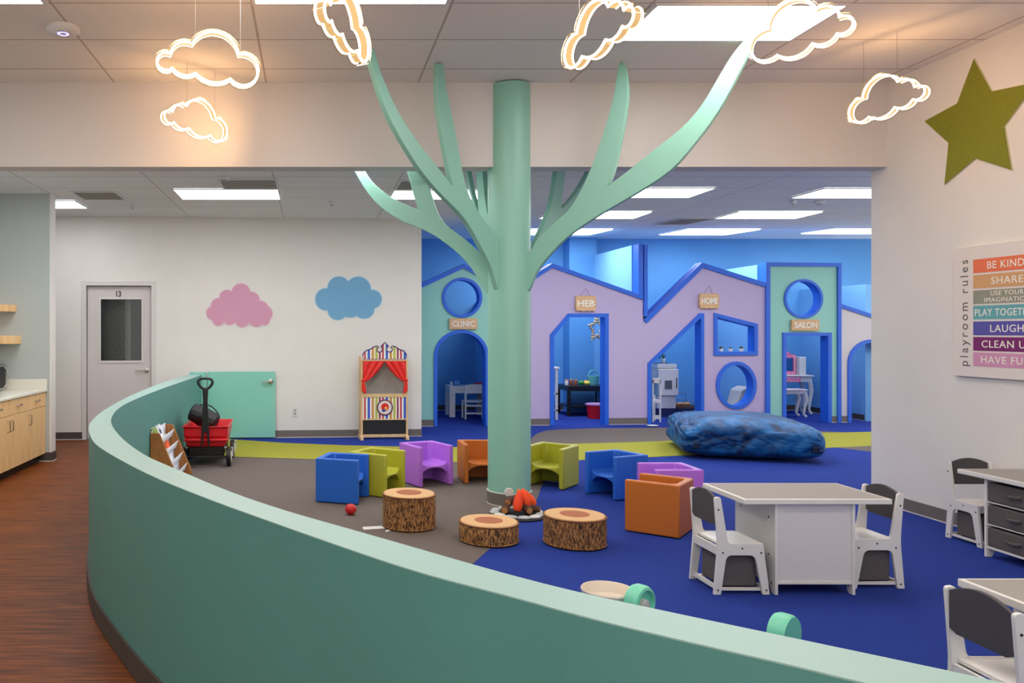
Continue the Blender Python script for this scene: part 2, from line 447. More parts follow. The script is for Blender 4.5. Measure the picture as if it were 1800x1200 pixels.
struct(MB().box(-6, LX-.15, 8.59, 8.73, 0, 2.88).build('wall_corridor', M_WALL))
# blue back room
struct(MB().box(1.2, 11, YB, YB+.15, 0, 3.3).build('wall_far', M_BLUEWALL))
added_window_wall('added_window_2', (10.95, 6.4), (10.95, YB), 3.2, 5)  # second unseen opening, added to brighten the blue room
struct(MB().box(RX+.15, 11, 6.45, 6.6, 0, 3.3).build('wall_return', M_WALL))
struct(MB().box(1.22, 1.40, 10.75, YB, 0, 3.2).build('wall_clinic_left', M_BLUEWALL))
# baseboards of the right wall, alcove, back room
def baseboard(name, pts, h=.1, t=.012, m=None):
    """vinyl strip along a polyline (left to right as seen) with a thin pale bead at its foot"""
    m = m or M_BASE
    mb = MB()
    for (a, b) in zip(pts[:-1], pts[1:]):
        a, b = Vector(a), Vector(b); d = (b-a).normalized(); n = Vector((d.y, -d.x))*t
        mb.prism([tuple(a), tuple(b), tuple(b+n), tuple(a+n)], .012, h, 'z')
    o = struct(mb.build(name, m))
    mb = MB()
    for (a, b) in zip(pts[:-1], pts[1:]):
        a, b = Vector(a), Vector(b); d = (b-a).normalized(); n = Vector((d.y, -d.x))*(t+.003)
        mb.prism([tuple(a), tuple(b), tuple(b+n), tuple(a+n)], .002, .0125, 'z')
    mb.build('bead', M_WHITEGAP, o)
    return o
baseboard('baseboard_right', [(RX, 6.6), (RX, -2.9)])
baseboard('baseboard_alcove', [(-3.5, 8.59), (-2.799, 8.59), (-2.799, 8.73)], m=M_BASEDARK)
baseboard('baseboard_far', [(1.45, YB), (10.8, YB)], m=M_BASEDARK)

# white wall with its door opening
Lw = WP.L
dl, dr = Lw(152, 600)[0], Lw(266, 600)[0]; dt = Lw(200, 502)[1]
x_end = Lw(741, 600)[0]
wall_out = [(-3.0, 0), (dl, 0), (dl, dt), (dr, dt), (dr, 0), (x_end, 0), (x_end, 3.2), (-3.0, 3.2)]
o = struct(holed([wall_out], 0, .14).build('wall_white', M_WALL)); o.location = (WP.x, WP.y, 0); o.rotation_euler.z = WP.a
p = [WP.W(x, 0) for x in (-3.0, dl-.05, dr+.05, x_end)]
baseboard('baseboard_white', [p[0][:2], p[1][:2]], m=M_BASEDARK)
baseboard('baseboard_white_right', [p[2][:2], p[3][:2]], m=M_BASE)
# door_1
D = MB().mesh(curve_mesh([[(dl+.004, .008), (dr-.004, .008), (dr-.004, dt-.004), (dl+.004, dt-.004)],
        [Lw(176, 634), Lw(248, 634), Lw(248, 525.5), Lw(176, 525.5)]], .05, .095)).build('door_1', mat('door_paint', (206,198,196), .5))
struct(D); D.location = (WP.x, WP.y, 0); D.rotation_euler.z = WP.a
mb = MB()
fr = .06
mb.prism([(dl-fr, 0), (dl-fr, dt+fr), (dr+fr, dt+fr), (dr+fr, 0), (dr, 0), (dr, dt), (dl, dt), (dl, 0)], -.012, .10)
mb.build('door_frame', mat('frame_paint', (212,206,204), .5), D, bevel=.004)
wl, wr = Lw(176, 634)[0], Lw(248, 634)[0]; wb, wt = Lw(176, 634)[1], Lw(176, 525.5)[1]
MB().mesh(curve_mesh([[(wl-.022, wb-.03), (wr+.022, wb-.03), (wr+.022, wt+.022), (wl-.022, wt+.022)], [(wl, wb), (wr, wb), (wr, wt), (wl, wt)]], .04, .1)).build('window_bead', mat('frame_paint', (0,0,0)), D, bevel=.003)
MB().box(wl, wr, .068, .074, wb, wt).build('glass_pane', M_GLASS, D)
hx, hz = Lw(257, 651)
MB().lathe([(0, .0), (.028, .0), (.028, .012), (.012, .016), (.012, .05), (0, .05)], 20, axis='y').xf(Matrix.Translation((hx, .0, hz)) @ Matrix.Rotation(PI, 4, 'Z')).xf(Matrix.Translation((0, .05, 0))).build('rosette', M_STEEL, D)
MB().tube([(hx, .005, hz), (hx-.05, .0, hz), (hx-.14, .002, hz-.002)], [.011, .009, .008], 10).build('lever_handle', M_STEEL, D)
nx, nz_ = Lw(207.5, 516)
text_mb('13', nx, nz_, .062, .078, .05, .002, fat=.03).build('door_number', M_BLACK, D)
# dim office seen through the pane
struct_room = MB()
struct_room.box(dl-.6, dr+.6, 1.6, 1.7, 0, 2.6).box(dl-.7, dl-.6, .14, 1.7, 0, 2.6).box(dr+.6, dr+.7, .14, 1.7, 0, 2.6).box(dl-.7, dr+.7, .14, 1.7, 2.5, 2.6)
o = struct(struct_room.build('wall_office', mat('office_green', (28,78,64), .8))); o.location = (WP.x, WP.y, 0); o.rotation_euler.z = WP.a
xm = Lw(220, 600)[0]
t = thing('grey_partition', 'dark grey speckled panel behind the glass of the numbered door', 'divider', WP.W(0, 0), WP.a)  # grey partition closing the left of the room behind the pane
MB().box(dl-.5, xm+.0, .30, .34, 0, 2.3).build('panel', mat('speckled_grey', (150,148,146), .9, var=.5, scale=60), t)
MB().box(xm+.0, xm+.025, .29, .35, 0, 2.3).build('edge_strip', mat('pale_edge', (170,170,168), .7), t)
t = thing('office_shelf', 'dark shelf unit glimpsed at right behind the door glass', 'shelf', WP.W(0, 0), WP.a)
for zz in (1.0, 1.22, 1.5):
    MB().box(xm+.12, dr+.45, 1.2, 1.55, zz, zz+.04).build('shelf_board', M_BLACK, t)
for xx in (xm+.12, dr+.42):
    MB().box(xx, xx+.03, 1.2, 1.55, 0, 1.54).build('upright', M_BLACK, t)
tag(MB().box(xm+.2, xm+.42, 1.25, 1.5, 1.545, 1.78).build('box', M_BLACK, bevel=.01, loc=WP.W(0,0)), 'black box on top of the dark shelf behind the door glass', 'box').rotation_euler.z = WP.a

# carpet: one surface of several colours
outer_px = [(320,662),(290,670),(233,693),(200,710),(173,727),(158,743),(155.5,752),(157,762),(165,779),(197,800),(267,837),(367,877),(467,913),(600,960),(733,1005),(900,1048),(1033,1085),(1200,1125),(1400,1170),(1500,1195)]
inner_px = [(343,663),(283,683),(233,703),(207,717),(195,733),(195.5,747),(213,770),(253,800),(300,820),(400,863),(500,897),(600,925),(733,963),(867,1002),(1013,1040),(1200,1080),(1367,1115),(1667,1178),(1720,1190)]
ZT = .847
def xy(pts, z): return [G(u, v, z).to_2d() for u, v in pts]
po = xy(outer_px, ZT); pi_ = xy(inner_px, ZT)
po = [Vector((po[0].x+.01, 10.24))]+[Vector((po[0].x+.005, 9.95))]+po[1:]
pi_ = [Vector((pi_[0].x, 10.24))]+[Vector((pi_[0].x-.005, 9.75))]+pi_[1:]
d = (po[-1]-po[-3]).normalized(); po.append(po[-1]+d*1.6)
pi_.append(pi_[-1]+d*1.35)
def chaikin(P, it=2):
    for _ in range(it):
        Q = [P[0]]
        for a, b in zip(P[:-1], P[1:]): Q += [a*.75+b*.25, a*.25+b*.75]
        Q.append(P[-1]); P = Q
    return P
po, pi_ = chaikin(po), chaikin(pi_)
ring = [tuple(p) for p in po]+[tuple(p) for p in reversed(pi_)]
hw = MB().prism(ring, 0.0, ZT-.003, 'z').build('wall_half', M_HALF, smooth=30); struct(hw)
struct(MB().prism(ring, ZT-.003, ZT, 'z').build('lit_top_skin', M_HALFLIT, smooth=30))  # thin sheet carrying the painted-in brightness of the wall's top
base = MB()
def offset_path(P, t):
    out = []
    for i, p in enumerate(P):
        dd = (P[min(i+1, len(P)-1)]-P[max(i-1, 0)]).normalized(); out.append(p+Vector((dd.y, -dd.x))*t)
    return out
sgn = -1
ob = offset_path(po, sgn*-.0)
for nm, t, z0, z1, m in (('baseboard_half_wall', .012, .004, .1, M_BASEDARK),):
    q = offset_path(po, t)
    if (q[10]-pi_[len(pi_)*10//len(po)]).length < (po[10]-pi_[len(pi_)*10//len(po)]).length: q = offset_path(po, -t)
    struct(MB().prism([tuple(p) for p in po]+[tuple(p) for p in reversed(q)], z0, z1, 'z').build(nm, m, smooth=30))
struct(MB().box(-1.56, -1.353, 10.16, 10.31, 0, .874).build('trim_3', M_GATE))

Cb, Cg, Cl = carpet_mat('carpet_blue', (36,58,142)), carpet_mat('carpet_grey', (110,100,95)), carpet_mat('carpet_lime', (160,157,60))
mid = [(a) for a in pi_]
c = MB(); c.keep = True
def px(pts): return [tuple(G(u, v).to_2d()) for u, v in pts]
blue = [(-1.45, 10.35)]+[tuple(p) for p in mid]+[(2.6, 0), (4.62, 0), (4.62, 6.6), (10.9, 6.6), (10.9, 14.1), (1.3, 14.1), (1.3, 10.6)]
c.flat(blue, .004, 0)
lime_top = px([(360,765),(412,773),(500,779),(600,783),(700,785.5),(790,786.5),(850,786),(933,783.5),(990,781),(1100,778),(1163,776),(1300,768),(1450,761),(1532,759.5),(1900,757)])
lime_bot = px([(1900,774),(1531,784.4),(1462,787.5),(1300,797),(1186,802),(1138,804.5),(1022,809.5),(900,813),(797,813),(700,812),(540,807.6),(412,803.5),(355,801)])
c.flat(lime_top+lime_bot, .007, 2)
edge_l = [tuple(p) for p in pi_ if p.y > 1.9 and p.y < 8.5]
bx = px([(830,993),(850,975),(875,953),(905,921),(930,899),(941,885),(946,873),(951,857),(962,838),(978,820),(992,811)])
grey = list(reversed(edge_l))
ek = [tuple(p) for p in pi_ if p.y <= 8.75 and p.y >= bx[0][1]-.02]
grey = ek+bx+px([(992,810.5),(900,813.5),(797,813.5),(700,812.5),(540,808),(412,803.8),(355,801)])
c.flat(grey, .0055, 1)
gs = px([(900,795),(915,782),(933,771.7),(943,763),(957,757.5),(983,755),(1047,753),(1158,752),(1300,753),(1420,757),(1500,761),(1450,766),(1300,774),(1163,780),(990,785),(940,787)])
c.flat(gs, .0055, 1)
c.flat(px([(1455,785),(1531,782),(1900,772),(1900,812),(1700,803),(1525.5,794)]), .0055, 1)
o = c.build('floor_carpet', [Cb, Cg, Cl], smooth=0); struct(o)

# ------------------------------------------------------------------ column dressed as a tree
CX, CY, CR = (895-CU)*6.50/F, 6.50, .170
tree = thing('tree_column', 'mint green tree made of a round column and flat curved branches', 'tree', (CX, CY, 0))
MB().lathe([(0, .005), (CR, .005), (CR, ZN-.01), (0, ZN-.01)], 48).build('trunk', M_TREE, tree)
tb = MB().lathe([(CR, .006), (CR+.007, .006), (CR+.007, .105), (CR, .105)], 48).build('trunk_base', M_BASE, tree)
MB().lathe([(CR, .105), (CR+.009, .105), (CR+.009, .112), (CR, .112)], 48).lathe([(CR, .004), (CR+.010, .004), (CR+.010, .013), (CR, .013)], 48).build('bead', M_WHITEGAP, tb)
def branch(az, left, right, label=None):
    """flat board in the vertical plane through the trunk axis at azimuth az; outline given where it is seen"""
    fr = Frame(CX, CY, az)
    pts = [fr.L(u, v) for u, v in left+right]
    pts = [(p[0], min(p[1], 3.39)) for p in pts]
    mb = MB().prism(pts, -.022, .022)
    o = mb.build('branch', M_TREE, tree, bevel=.003)
    o.rotation_euler.z = az
    return o
az_fr = math.radians(-39)
branch(az_fr,
  [tuple(q) for q in smooth_path([(905,520,),(928,515),(945,478),(975,440),(1010,408),(1060,375),(1120,340),(1180,300),(1225,250),(1265,195),(1300,130),(1327,72)],3)],
  [(1322,66),(1318,64)]+[tuple(q) for q in smooth_path([(1315,66),(1290,95),(1265,135),(1235,185),(1200,225),(1150,265),(1100,305),(1070,327)],3)]+
  [tuple(q) for q in smooth_path([(1073,322),(1083,295),(1093,250),(1102,200),(1106,160),(1101,118)],3)]+[(1097,111),(1092,111)]+
  [tuple(q) for q in smooth_path([(1088,118),(1080,170),(1065,225),(1050,270),(1037,304),(1021,338),(1003,367),(977,392),(950,418),(927,452),(905,480)],3)])
az_fl = math.radians(-141)
branch(az_fl,
  [tuple(q) for q in smooth_path([(890,520),(874,515),(860,470),(840,430),(820,395),(800,370),(770,340),(740,305),(710,260),(680,205),(660,150),(642,90)],3)],
  [(646,84),(652,84)]+[tuple(q) for q in smooth_path([(656,92),(665,125),(690,185),(720,235),(750,275),(770,300),(792,327)],3)]+
  [tuple(q) for q in smooth_path([(791,322),(784,290),(775,240),(767,190),(765,150),(766,110)],3)]+[(769,101),(773,101)]+
  [tuple(q) for q in smooth_path([(776,110),(780,150),(790,200),(800,250),(808,295),(820,340),(835,370),(852,392),(868,415),(890,440)],3)])
branch(math.radians(163),
  [tuple(q) for q in smooth_path([(890,545),(857,517),(830,473),(807,447),(773,420),(743,403),(710,390),(677,370),(650,343),(625,303),(612,270)],3)],
  [(630,262)]+[tuple(q) for q in smooth_path([(634,280),(642,302),(660,325),(693,350),(735,369)],3)]+
  [tuple(q) for q in smooth_path([(735,366),(728,345),(717,303),(710,262)],3)]+
  [tuple(q) for q in smooth_path([(722,262),(734,302),(751,320),(763,355),(773,380),(790,400),(817,420),(847,447),(890,490)],3)])
branch(math.radians(103),
  [tuple(q) for q in smooth_path([(893,440),(866,415),(850,395),(838,365),(828,335),(820,300)],3)],
  [(825,300)]+[tuple(q) for q in smooth_path([(827,310),(834,345),(845,376)],3)]+[(843,345),(840.5,300),(852,300),(855,340),(860,375),(893,400)])
branch(math.radians(41),
  [tuple(q) for q in smooth_path([(900,500),(930,440),(950,400),(963,367),(970,335),(975,300),(977,280)],3)],
  [(990,280),(990,302),(986,340),(983,366)]+[tuple(q) for q in smooth_path([(985,366),(1003,347),(1020,322),(1031,302),(1038,280)],3)]+
  [tuple(q) for q in smooth_path([(1052,280),(1045,310),(1025,345),(1000,375),(970,405),(940,450),(900,530)],3)])

# ------------------------------------------------------------------ ceiling lights, vents, detectors
def ceiling_light(x0, x1, y0, y1, z, slope, m, label, group):
    t = thing('ceiling_light', label, 'ceiling light', ((x0+x1)/2, (y0+y1)/2, z), 0, group)
    t.rotation_euler.x = math.atan(slope)
    a, b = (x1-x0)/2, (y1-y0)/2; f = .022
    MB().mesh(curve_mesh([[(-a-f, -b-f), (a+f, -b-f), (a+f, b+f), (-a-f, b+f)], [(-a, -b), (a, -b), (a, b), (-a, b)]], -.004, .006)).xf(Matrix.Rotation(-PI/2, 4, 'X')).build('frame', M_WHITED, t)
    MB().box(-a, a, -b, b, -.002, .006).build('diffuser', m, t)
    return t
def near_light(x0, y0, label, wd=1.15, dp=.58):
    return ceiling_light(x0, x0+wd, y0, y0+dp, ZN-.006, 0, M_PANEL_N, label, 'troffers of the near ceiling')
near_light(2.115, 4.885, 'large bright troffer in front of the soffit, nearest the green star')
near_light(-.34, 4.27, 'bright troffer cut by the top of the photo above the left cloud lamps')
near_light(-2.78, 4.27, 'bright troffer at the top left corner beside the round access point')
for i, (x, y) in enumerate(((2.115, 1.85), (-.34, 1.85), (-2.78, 1.2), (2.115, -.6), (-.34, -1.2), (-2.78, -1.8))):
    near_light(x, y, 'bright troffer in the near ceiling out of the photo, above the viewer')
def far_rect(u0, u1, vt, vb, ur_t=None):
    """rectangle on the far ceiling whose near edge... vt is the near (upper) edge, vb the far (lower) edge; u0,u1 at the far edge"""
    def hit(v):
        Y = 9.
        for _ in range(60): Y = (zc(Y)-H)*F/(CV-v)
        return Y
    y0, y1 = hit(vt), hit(vb)
    return (u0-CU)*y1/F, (u1-CU)*y1/F, y0, y1
def far_light(u0, u1, vt, vb, label):
    x0, x1, y0, y1 = far_rect(u0, u1, vt, vb)
    ym = (y0+y1)/2; sl = .04 if ym > 10.4 else 0
    return ceiling_light(x0, x1, y0, y1, zc(ym)-.008, sl, M_PANEL_F, label, 'troffers of the far ceiling')
far_light(321.7, 492, 331.5, 348.5, 'troffer above the two painted wall clouds')
ceiling_light(-2.92, -1.78, 6.68, 7.24, 2.872, 0, M_PANEL_F, 'added unseen troffer behind the soffit, brightening the cabinets', 'troffers of the far ceiling')  # lamp added out of sight to brighten the alcove
ceiling_light(-.40, .74, 6.68, 7.24, 2.872, 0, M_PANEL_F, 'added unseen troffer behind the soffit, brightening the grey carpet', 'troffers of the far ceiling')  # another out-of-sight lamp, added for the carpet and inner half wall
far_light(60, 153, 351.5, 364, 'troffer above the numbered door beside the alcove wall')
far_light(685, 845, 333, 348, 'troffer behind the left branches of the tree column')
far_light(1048, 1210, 329, 345.5, 'troffer behind the right branch, nearest row, middle of the blue room')
far_light(1392, 1560, 330, 346, 'troffer of the nearest row beside the end of the right wall')
far_light(948, 1113, 371, 382.5, 'troffer of the middle row just right of the trunk')
far_light(1257, 1397, 371, 382.5, 'troffer of the middle row above the lavender gable, right one')
far_light(890, 1037, 402, 411.5, 'troffer of the farthest row directly right of the trunk')
far_light(1158, 1277, 402, 411.5, 'troffer of the farthest row above the v-shaped gap of the gables')
far_light(1407, 1545, 402, 410, 'troffer of the farthest row above the mint tower')
far_light(1640, 1790, 371, 382.5, 'troffer of the middle row hidden behind the right wall')
def vent(u0, u1, vt, vb, label, rgb):
    x0, x1, y0, y1 = far_rect(u0, u1, vt, vb); ym = (y0+y1)/2
    t = thing('ceiling_vent', label, 'vent', ((x0+x1)/2, ym, zc(ym)-.006), 0, 'return vents of the far ceiling')
    if ym > 10.4: t.rotation_euler.x = math.atan(.04)
    a, b = (x1-x0)/2, (y1-y0)/2
    MB().box(-a, a, -b, b, -.003, .004).build('grille', mat('vent_grey_%d' % rgb[0], rgb, .8), t)
    mb = MB()
    for k in range(9):
        y = -b+2*b*(k+.5)/9; mb.box(-a, a, y-.012, y-.004, -.009, -.003)
    mb.build('louvre', mat('vent_louvre', (170,166,160), .7), t)
    mb = MB().box(-a-.015, a+.015, -b-.015, -b, -.008, .004).box(-a-.015, a+.015, b, b+.015, -.008, .004).box(-a-.015, -a, -b, b, -.008, .004).box(a, a+.015, -b, b, -.008, .004)
    mb.build('frame', M_WHITED, t)
vent(150, 219, 336, 349, 'dark return vent in the tiles left of the troffer over the wall clouds', (150,144,134))
vent(395, 487, 314, 329, 'grey ceiling vent directly in front of the troffer over the wall clouds', (176,174,170))
vent(697, 742, 316, 331, 'grey ceiling vent beside the left branch of the tree column', (170,168,166))
vent(1152, 1205, 383, 393, 'bluish ceiling vent between the two right troffer rows of the blue room', (110,124,150))
def detector(u, v, z, label, r=.06, name='smoke_detector', cat='smoke detector'):
    Y = (z-H)*F/(CV-v); t = thing(name, label, cat, ((u-CU)*Y/F, Y, z-.001))
    MB().lathe([(0, 0), (r, 0), (r, -.018), (r*.8, -.03), (0, -.03)], 24).build('housing', M_WHITED, t)
    MB().lathe([(0, -.028), (r*.45, -.028), (r*.4, -.042), (0, -.046)], 20).build('sensor', mat('grey_sensor', (150,150,152), .4), t)
detector(394, 311, 2.88, 'white smoke detector next to the soffit over the pink wall cloud')
detector(1440, 353, 2.88, 'larger white detector of the pair under the nearest right troffer')
detector(1394, 353, 2.88, 'small sprinkler head left of the white detector in the blue room ceiling', .035, 'sprinkler_head', 'sprinkler')
detector(233, 360, 2.88, 'small sprinkler head right of the dark return vent', .03, 'sprinkler_head', 'sprinkler')
detector(583, 355, 2.88, 'small sprinkler head above the blue wall cloud', .03, 'sprinkler_head', 'sprinkler')
Y = (ZN-H)*F/(CV-48)
t = thing('access_point', 'round white access point with violet glow on the ceiling', 'access point', ((111-CU)*Y/F, Y, ZN-.001))
MB().lathe([(0, 0), (.105, 0), (.108, -.02), (.085, -.038), (0, -.044)], 40).build('housing', M_WHITE, t)
MB().lathe([(.024, -.0425), (.03, -.046), (.038, -.0425)], 28).build('light_ring', emit('violet_led', (.35,.3,1), 3), t)
MB().box(-.02, .02, -.055, -.048, -.044, -.04).build('emblem', mat('grey_sensor', (0,0,0)), t)

# ------------------------------------------------------------------ neon clouds
def cloud_pts(W, zk=1.0):
    k = .813*W/435.
    q = lambda x, y: ((x-1082)*k, -(y-(353 if zk == 1 else 375))*k*zk)
    return lobed([(q(900,305), q(938,248)), (q(1010,245), q(1128,177)), (q(1255,285), q(1358,365)), (q(1210,415), q(1120,440)), (q(1030,395), q(968,410)), (q(910,375), q(832,345))], 12)
def neon_cloud(us, vs, ub, vb, Yb, W, label, zk=1.0):
    z = H+(CV-vb)*Yb/F
    Ys = (z-H)*F/(CV-vs)
    a = Vector(((us-CU)*Ys/F, Ys)); b = Vector(((ub-CU)*Yb/F, Yb))
    m = (a+b)/2; dd = b-a; ang = math.atan2(dd.y, dd.x)
    t = thing('cloud_lamp', label, 'lamp', (m.x, m.y, z), ang, 'hanging neon cloud lamps')
    P = cloud_pts(W, zk)
    for y in (-.022, .022):
        MB().tube([(x, y, zz) for x, zz in P], .0058, 8, closed=True).build('light_tube', M_NEON, t)
    mb = MB()
    A = [mb.bm.verts.new((x, -.016, zz)) for x, zz in P]; B = [mb.bm.verts.new((x, .016, zz)) for x, zz in P]
    for i in range(len(P)): mb.bm.faces.new((A[i], A[(i+1) % len(P)], B[(i+1) % len(P)], B[i]))
    o = mb.build('lit_strip', M_STRIP, t); sm = o.modifiers.new('thick', 'SOLIDIFY'); sm.thickness = .004
    n = len(P); out = []
    for i in range(n):
        a_, b_ = Vector(P[i-1]), Vector(P[(i+1) % n]); tt = (b_-a_).normalized()
        out.append((P[i][0]-tt.y*.016, P[i][1]+tt.x*.016))
    mb = MB()
    A = [mb.bm.verts.new((x, -.030, zz)) for x, zz in out]; B = [mb.bm.verts.new((x, .030, zz)) for x, zz in out]
    for i in range(n): mb.bm.faces.new((A[i], A[(i+1) % n], B[(i+1) % n], B[i]))
    mb.build('acrylic_band', M_CLEAR, t)
    for x in (-.05*W/.5, .17*W/.5):
        zz = max(q[1] for q in P if abs(q[0]-x) < .03)
        MB().tube([(x, 0, zz), (x, 0, ZN-z)], .0013, 5).build('cable', M_STEEL, t)
neon_cloud(288.3, 113, 433.3, 121, 4.5, .57, 'frontal neon cloud lamp, upper one of the left pair')
neon_cloud(293, 208, 385, 227, 6.15, .57, 'smaller tilted neon cloud lamp nearest the soffit face, below the frontal one')
neon_cloud(567, 23, 633, 78, 3.74, .5, 'narrow neon cloud lamp over the tip of the left branch')
neon_cloud(1112, 33, 1012, 88, 3.8, .5, 'narrow neon cloud lamp left of the large troffer')
neon_cloud(1490, 57, 1338, 90, 4.5, .5, 'neon cloud lamp overlapping the large troffer', 1.27)
neon_cloud(1620, 172, 1510, 200, 5.55, .505, 'neon cloud lamp beside the olive star on the right', 1.15)

# ------------------------------------------------------------------ right wall: star and rules board
RW = Frame(RX, 6.0, -PI/2)
star_px = [(1714,105),(1745,161),(1823,145),(1767,222),(1780,298),(1717,278),(1663,323),(1670,251),(1628,213),(1685,182)]
sp = [RW.L(u, v) for u, v in star_px]
t = thing('wall_star', 'large olive green five-pointed star on the right wall', 'star', RW.W(0, 0), RW.a)
MB().prism(sp, -.012, -.001).build('face', M_GREEN, t)
cx_, cz_ = sum(p[0] for p in sp)/10, sum(p[1] for p in sp)/10
MB().prism([(cx_+(x-cx_)*1.02, cz_+(z-cz_)*1.02) for x, z in sp], -.008, -.0005).build('border', mat('pale_olive', (196,190,150), .7), t)

x0, zt0 = RW.L(1683, 437); _, zb0 = RW.L(1683, 660)
x1b = RW.L(1852, 500)[0]
t = thing('rules_board', 'white canvas board with seven coloured bars of playroom rules', 'sign', RW.W(0, 0), RW.a)
MB().box(x0, x1b, -.03, -.001, zb0, zt0).build('canvas', mat('canvas_white', (226,216,210), .7), t, bevel=.003)
bx0 = RW.L(1711, 500, -.03)[0]; bx1 = RW.L(1833, 500, -.03)[0]
bars = [('BE KIND', 456.5, 480.3, (232,116,76), (1736,1801)), ('SHARE', 483.7, 507.3, (212,162,110), (1743,1799)), ('USE YOUR\nIMAGINATION', 510.7, 534.3, (146,146,128), (1731,1812)),
        ('PLAY TOGETHER', 537.5, 561.3, (100,168,174), (1714,1827)), ('LAUGH', 565, 589, (86,82,164), (1741,1800)), ('CLEAN UP', 592, 616, (122,26,104), (1726,1815)), ('HAVE FUN', 619, 643, (208,146,180), (1725,1814))]
for i, (txt, va, vb, rgb, (ua, ub)) in enumerate(bars):
    za, zb_ = RW.L(1711, va, -.03)[1], RW.L(1711, vb, -.03)[1]
    p = MB().box(bx0, bx1, -.0315, -.0295, zb_, za).build('rule_bar', mat('bar_%d' % i, rgb, .7), t)
    xa, xb = RW.L(ua, 500, -.03)[0], RW.L(ub, 500, -.03)[0]
    lines = txt.split('\n')
    for j, ln in enumerate(lines):
        two = len(lines) == 2
        zm = (za+zb_)/2+((.24, -.24)[j]*(za-zb_) if two else 0)
        wl_ = (xb-xa)*(.72 if two and j == 0 else 1)
        text_mb(ln, (xa+xb)/2, zm, wl_, (za-zb_)*(.34 if two else .52), -.0315, .0012, spacing=1.1, fat=0 if two else .006).build('lettering', M_LETTER, p)
za, zb_ = RW.L(1697, 457, -.03)[1], RW.L(1697, 643, -.03)[1]
xa, xb = RW.L(1688, 500, -.03)[0], RW.L(1706, 500, -.03)[0]
text_mb('playroom rules', (xa+xb)/2, (za+zb_)/2, za-zb_, abs(xb-xa), -.03, .001, rot=PI/2, spacing=1.35).build('title_lettering', mat('grey_lettering', (96,88,84), .7), t)

# ------------------------------------------------------------------ white wall: clouds, outlet, gate, theatre
def wall_cloud(name, cusps, rgb, pale, label):
    t = thing(name, label, 'wall decal', WP.W(0, 0), WP.a)
    P = [Lw(u, v) for u, v in lobed(cusps, 8)]
    MB().prism(P, -.008, -.0005).build('face', mat(label, rgb, .7), t)
    n = len(P); out = []
    for i in range(n):
        tt = (Vector(P[(i+1) % n])-Vector(P[i-1])).normalized()
        out.append((P[i][0]-tt.y*-.012, P[i][1]+tt.x*-.012) if False else (P[i][0]+(-tt.y)*.011, P[i][1]+tt.x*.011))
    MB().prism(out, -.005, -.0003).build('border', mat(label+' rim', pale, .7), t)
def zq(x, y): return (350+x/5.294, 470+y/5.292)
wall_cloud('painted_cloud', [(zq(*a), zq(*b)) for a, b in (((190,287),(240,212)),((303,222),(393,150)),((477,227),(535,245)),((562,310),(612,325)),((640,360),(682,420)),((655,487),(625,533)),((585,527),(530,548)),((467,508),(402,553)),((337,508),(288,532)),((233,500),(178,540)),((125,490),(68,428)),((110,362),(138,302)))], (212,152,178), (224,196,206), 'pink scalloped cloud on the white wall')
wall_cloud('painted_cloud', [(zq(*a), zq(*b)) for a, b in (((1195,192),(1285,85)),((1388,130),(1490,86)),((1598,208),(1699,290)),((1632,380),(1560,472)),((1468,447),(1410,464)),((1360,455),(1280,487)),((1197,398),(1080,300)))], (112,166,204), (190,214,226), 'blue scalloped cloud on the white wall')
ox, oz = Lw(518.5, 724)
t = thing('wall_outlet', 'white electrical outlet low on the white wall', 'outlet', WP.W(ox, 0, oz), WP.a)
MB().box(-.036, .036, -.007, 0, -.06, .06).build('cover_plate', M_WHITE, t, bevel=.002)
for zz in (.022, -.022):
    MB().box(-.015, .015, -.0095, -.006, zz-.014, zz+.014).build('socket', mat('grey_sensor', (0,0,0)), t, bevel=.002)

# gate lying open against the wall
g0 = WP.L(365.5, 700)[0]; g1 = WP.L(484.5, 700)[0]
GF = WP.at(g0, -.075)
gw = WP.L(484.5, 700, -.075)[0]-WP.L(365.5, 700, -.075)[0]
t = thing('half_gate', 'low mint gate swung open against the white wall', 'gate', GF.W(0, 0), GF.a)
gz1 = WP.L(425, 653, -.075)[1]
MB().box(0, gw, 0, .045, .018, gz1).build('panel', M_GATE, t, bevel=.003)
hx = GF.L(476, 670)[0]; hz = GF.L(476, 670)[1]
MB().lathe([(0, .0), (.034, .0), (.034, -.012), (.014, -.018), (.014, -.05), (0, -.05)], 24, axis='y', c=(hx, 0, hz)).build('rosette', M_STEEL, t)
MB().tube([(hx, -.045, hz), (hx-.04, -.05, hz), (hx-.12, -.046, hz-.008)], [.014, .011, .009], 10).build('lever_handle', M_STEEL, t)
for zz in (.2, .7):
    MB().box(-.014, .0, .0, .03, zz-.04, zz+.04).build('hinge', M_STEEL, t)

# puppet theatre
TF = WP.at(0, -.26)
def T(u, v, off=0): return TF.L(u, v, off)
t = thing('puppet_theatre', 'wooden toy puppet theatre with red curtains and striped panels', 'toy theatre', TF.W(T(676,700)[0], 0), TF.a)
tx = T(676, 700)[0]
def T2(u, v, off=0):
    a, b = T(u, v, off); return (a-tx, b)
xl, xr = T2(634, 700)[0], T2(717.5, 700)[0]
ztop = T2(634, 632)[1]
for xx in (xl, xr-.028):
    MB().box(xx, xx+.028, 0, .03, .03, ztop).build('front_post', M_PINE, t, bevel=.003)
    MB().box(xx-.004, xx+.02, .13, .155, .03, ztop+.04).build('rear_post', M_PINE, t, bevel=.003)
    MB().prism([(-.09, .0), (.2, .0), (.2, .035), (.16, .055), (-.05, .055), (-.09, .03)], xx-.012, xx+.026, 'x').build('foot', M_PINE, t, bevel=.004)
zr = T2(676, 693)[1]
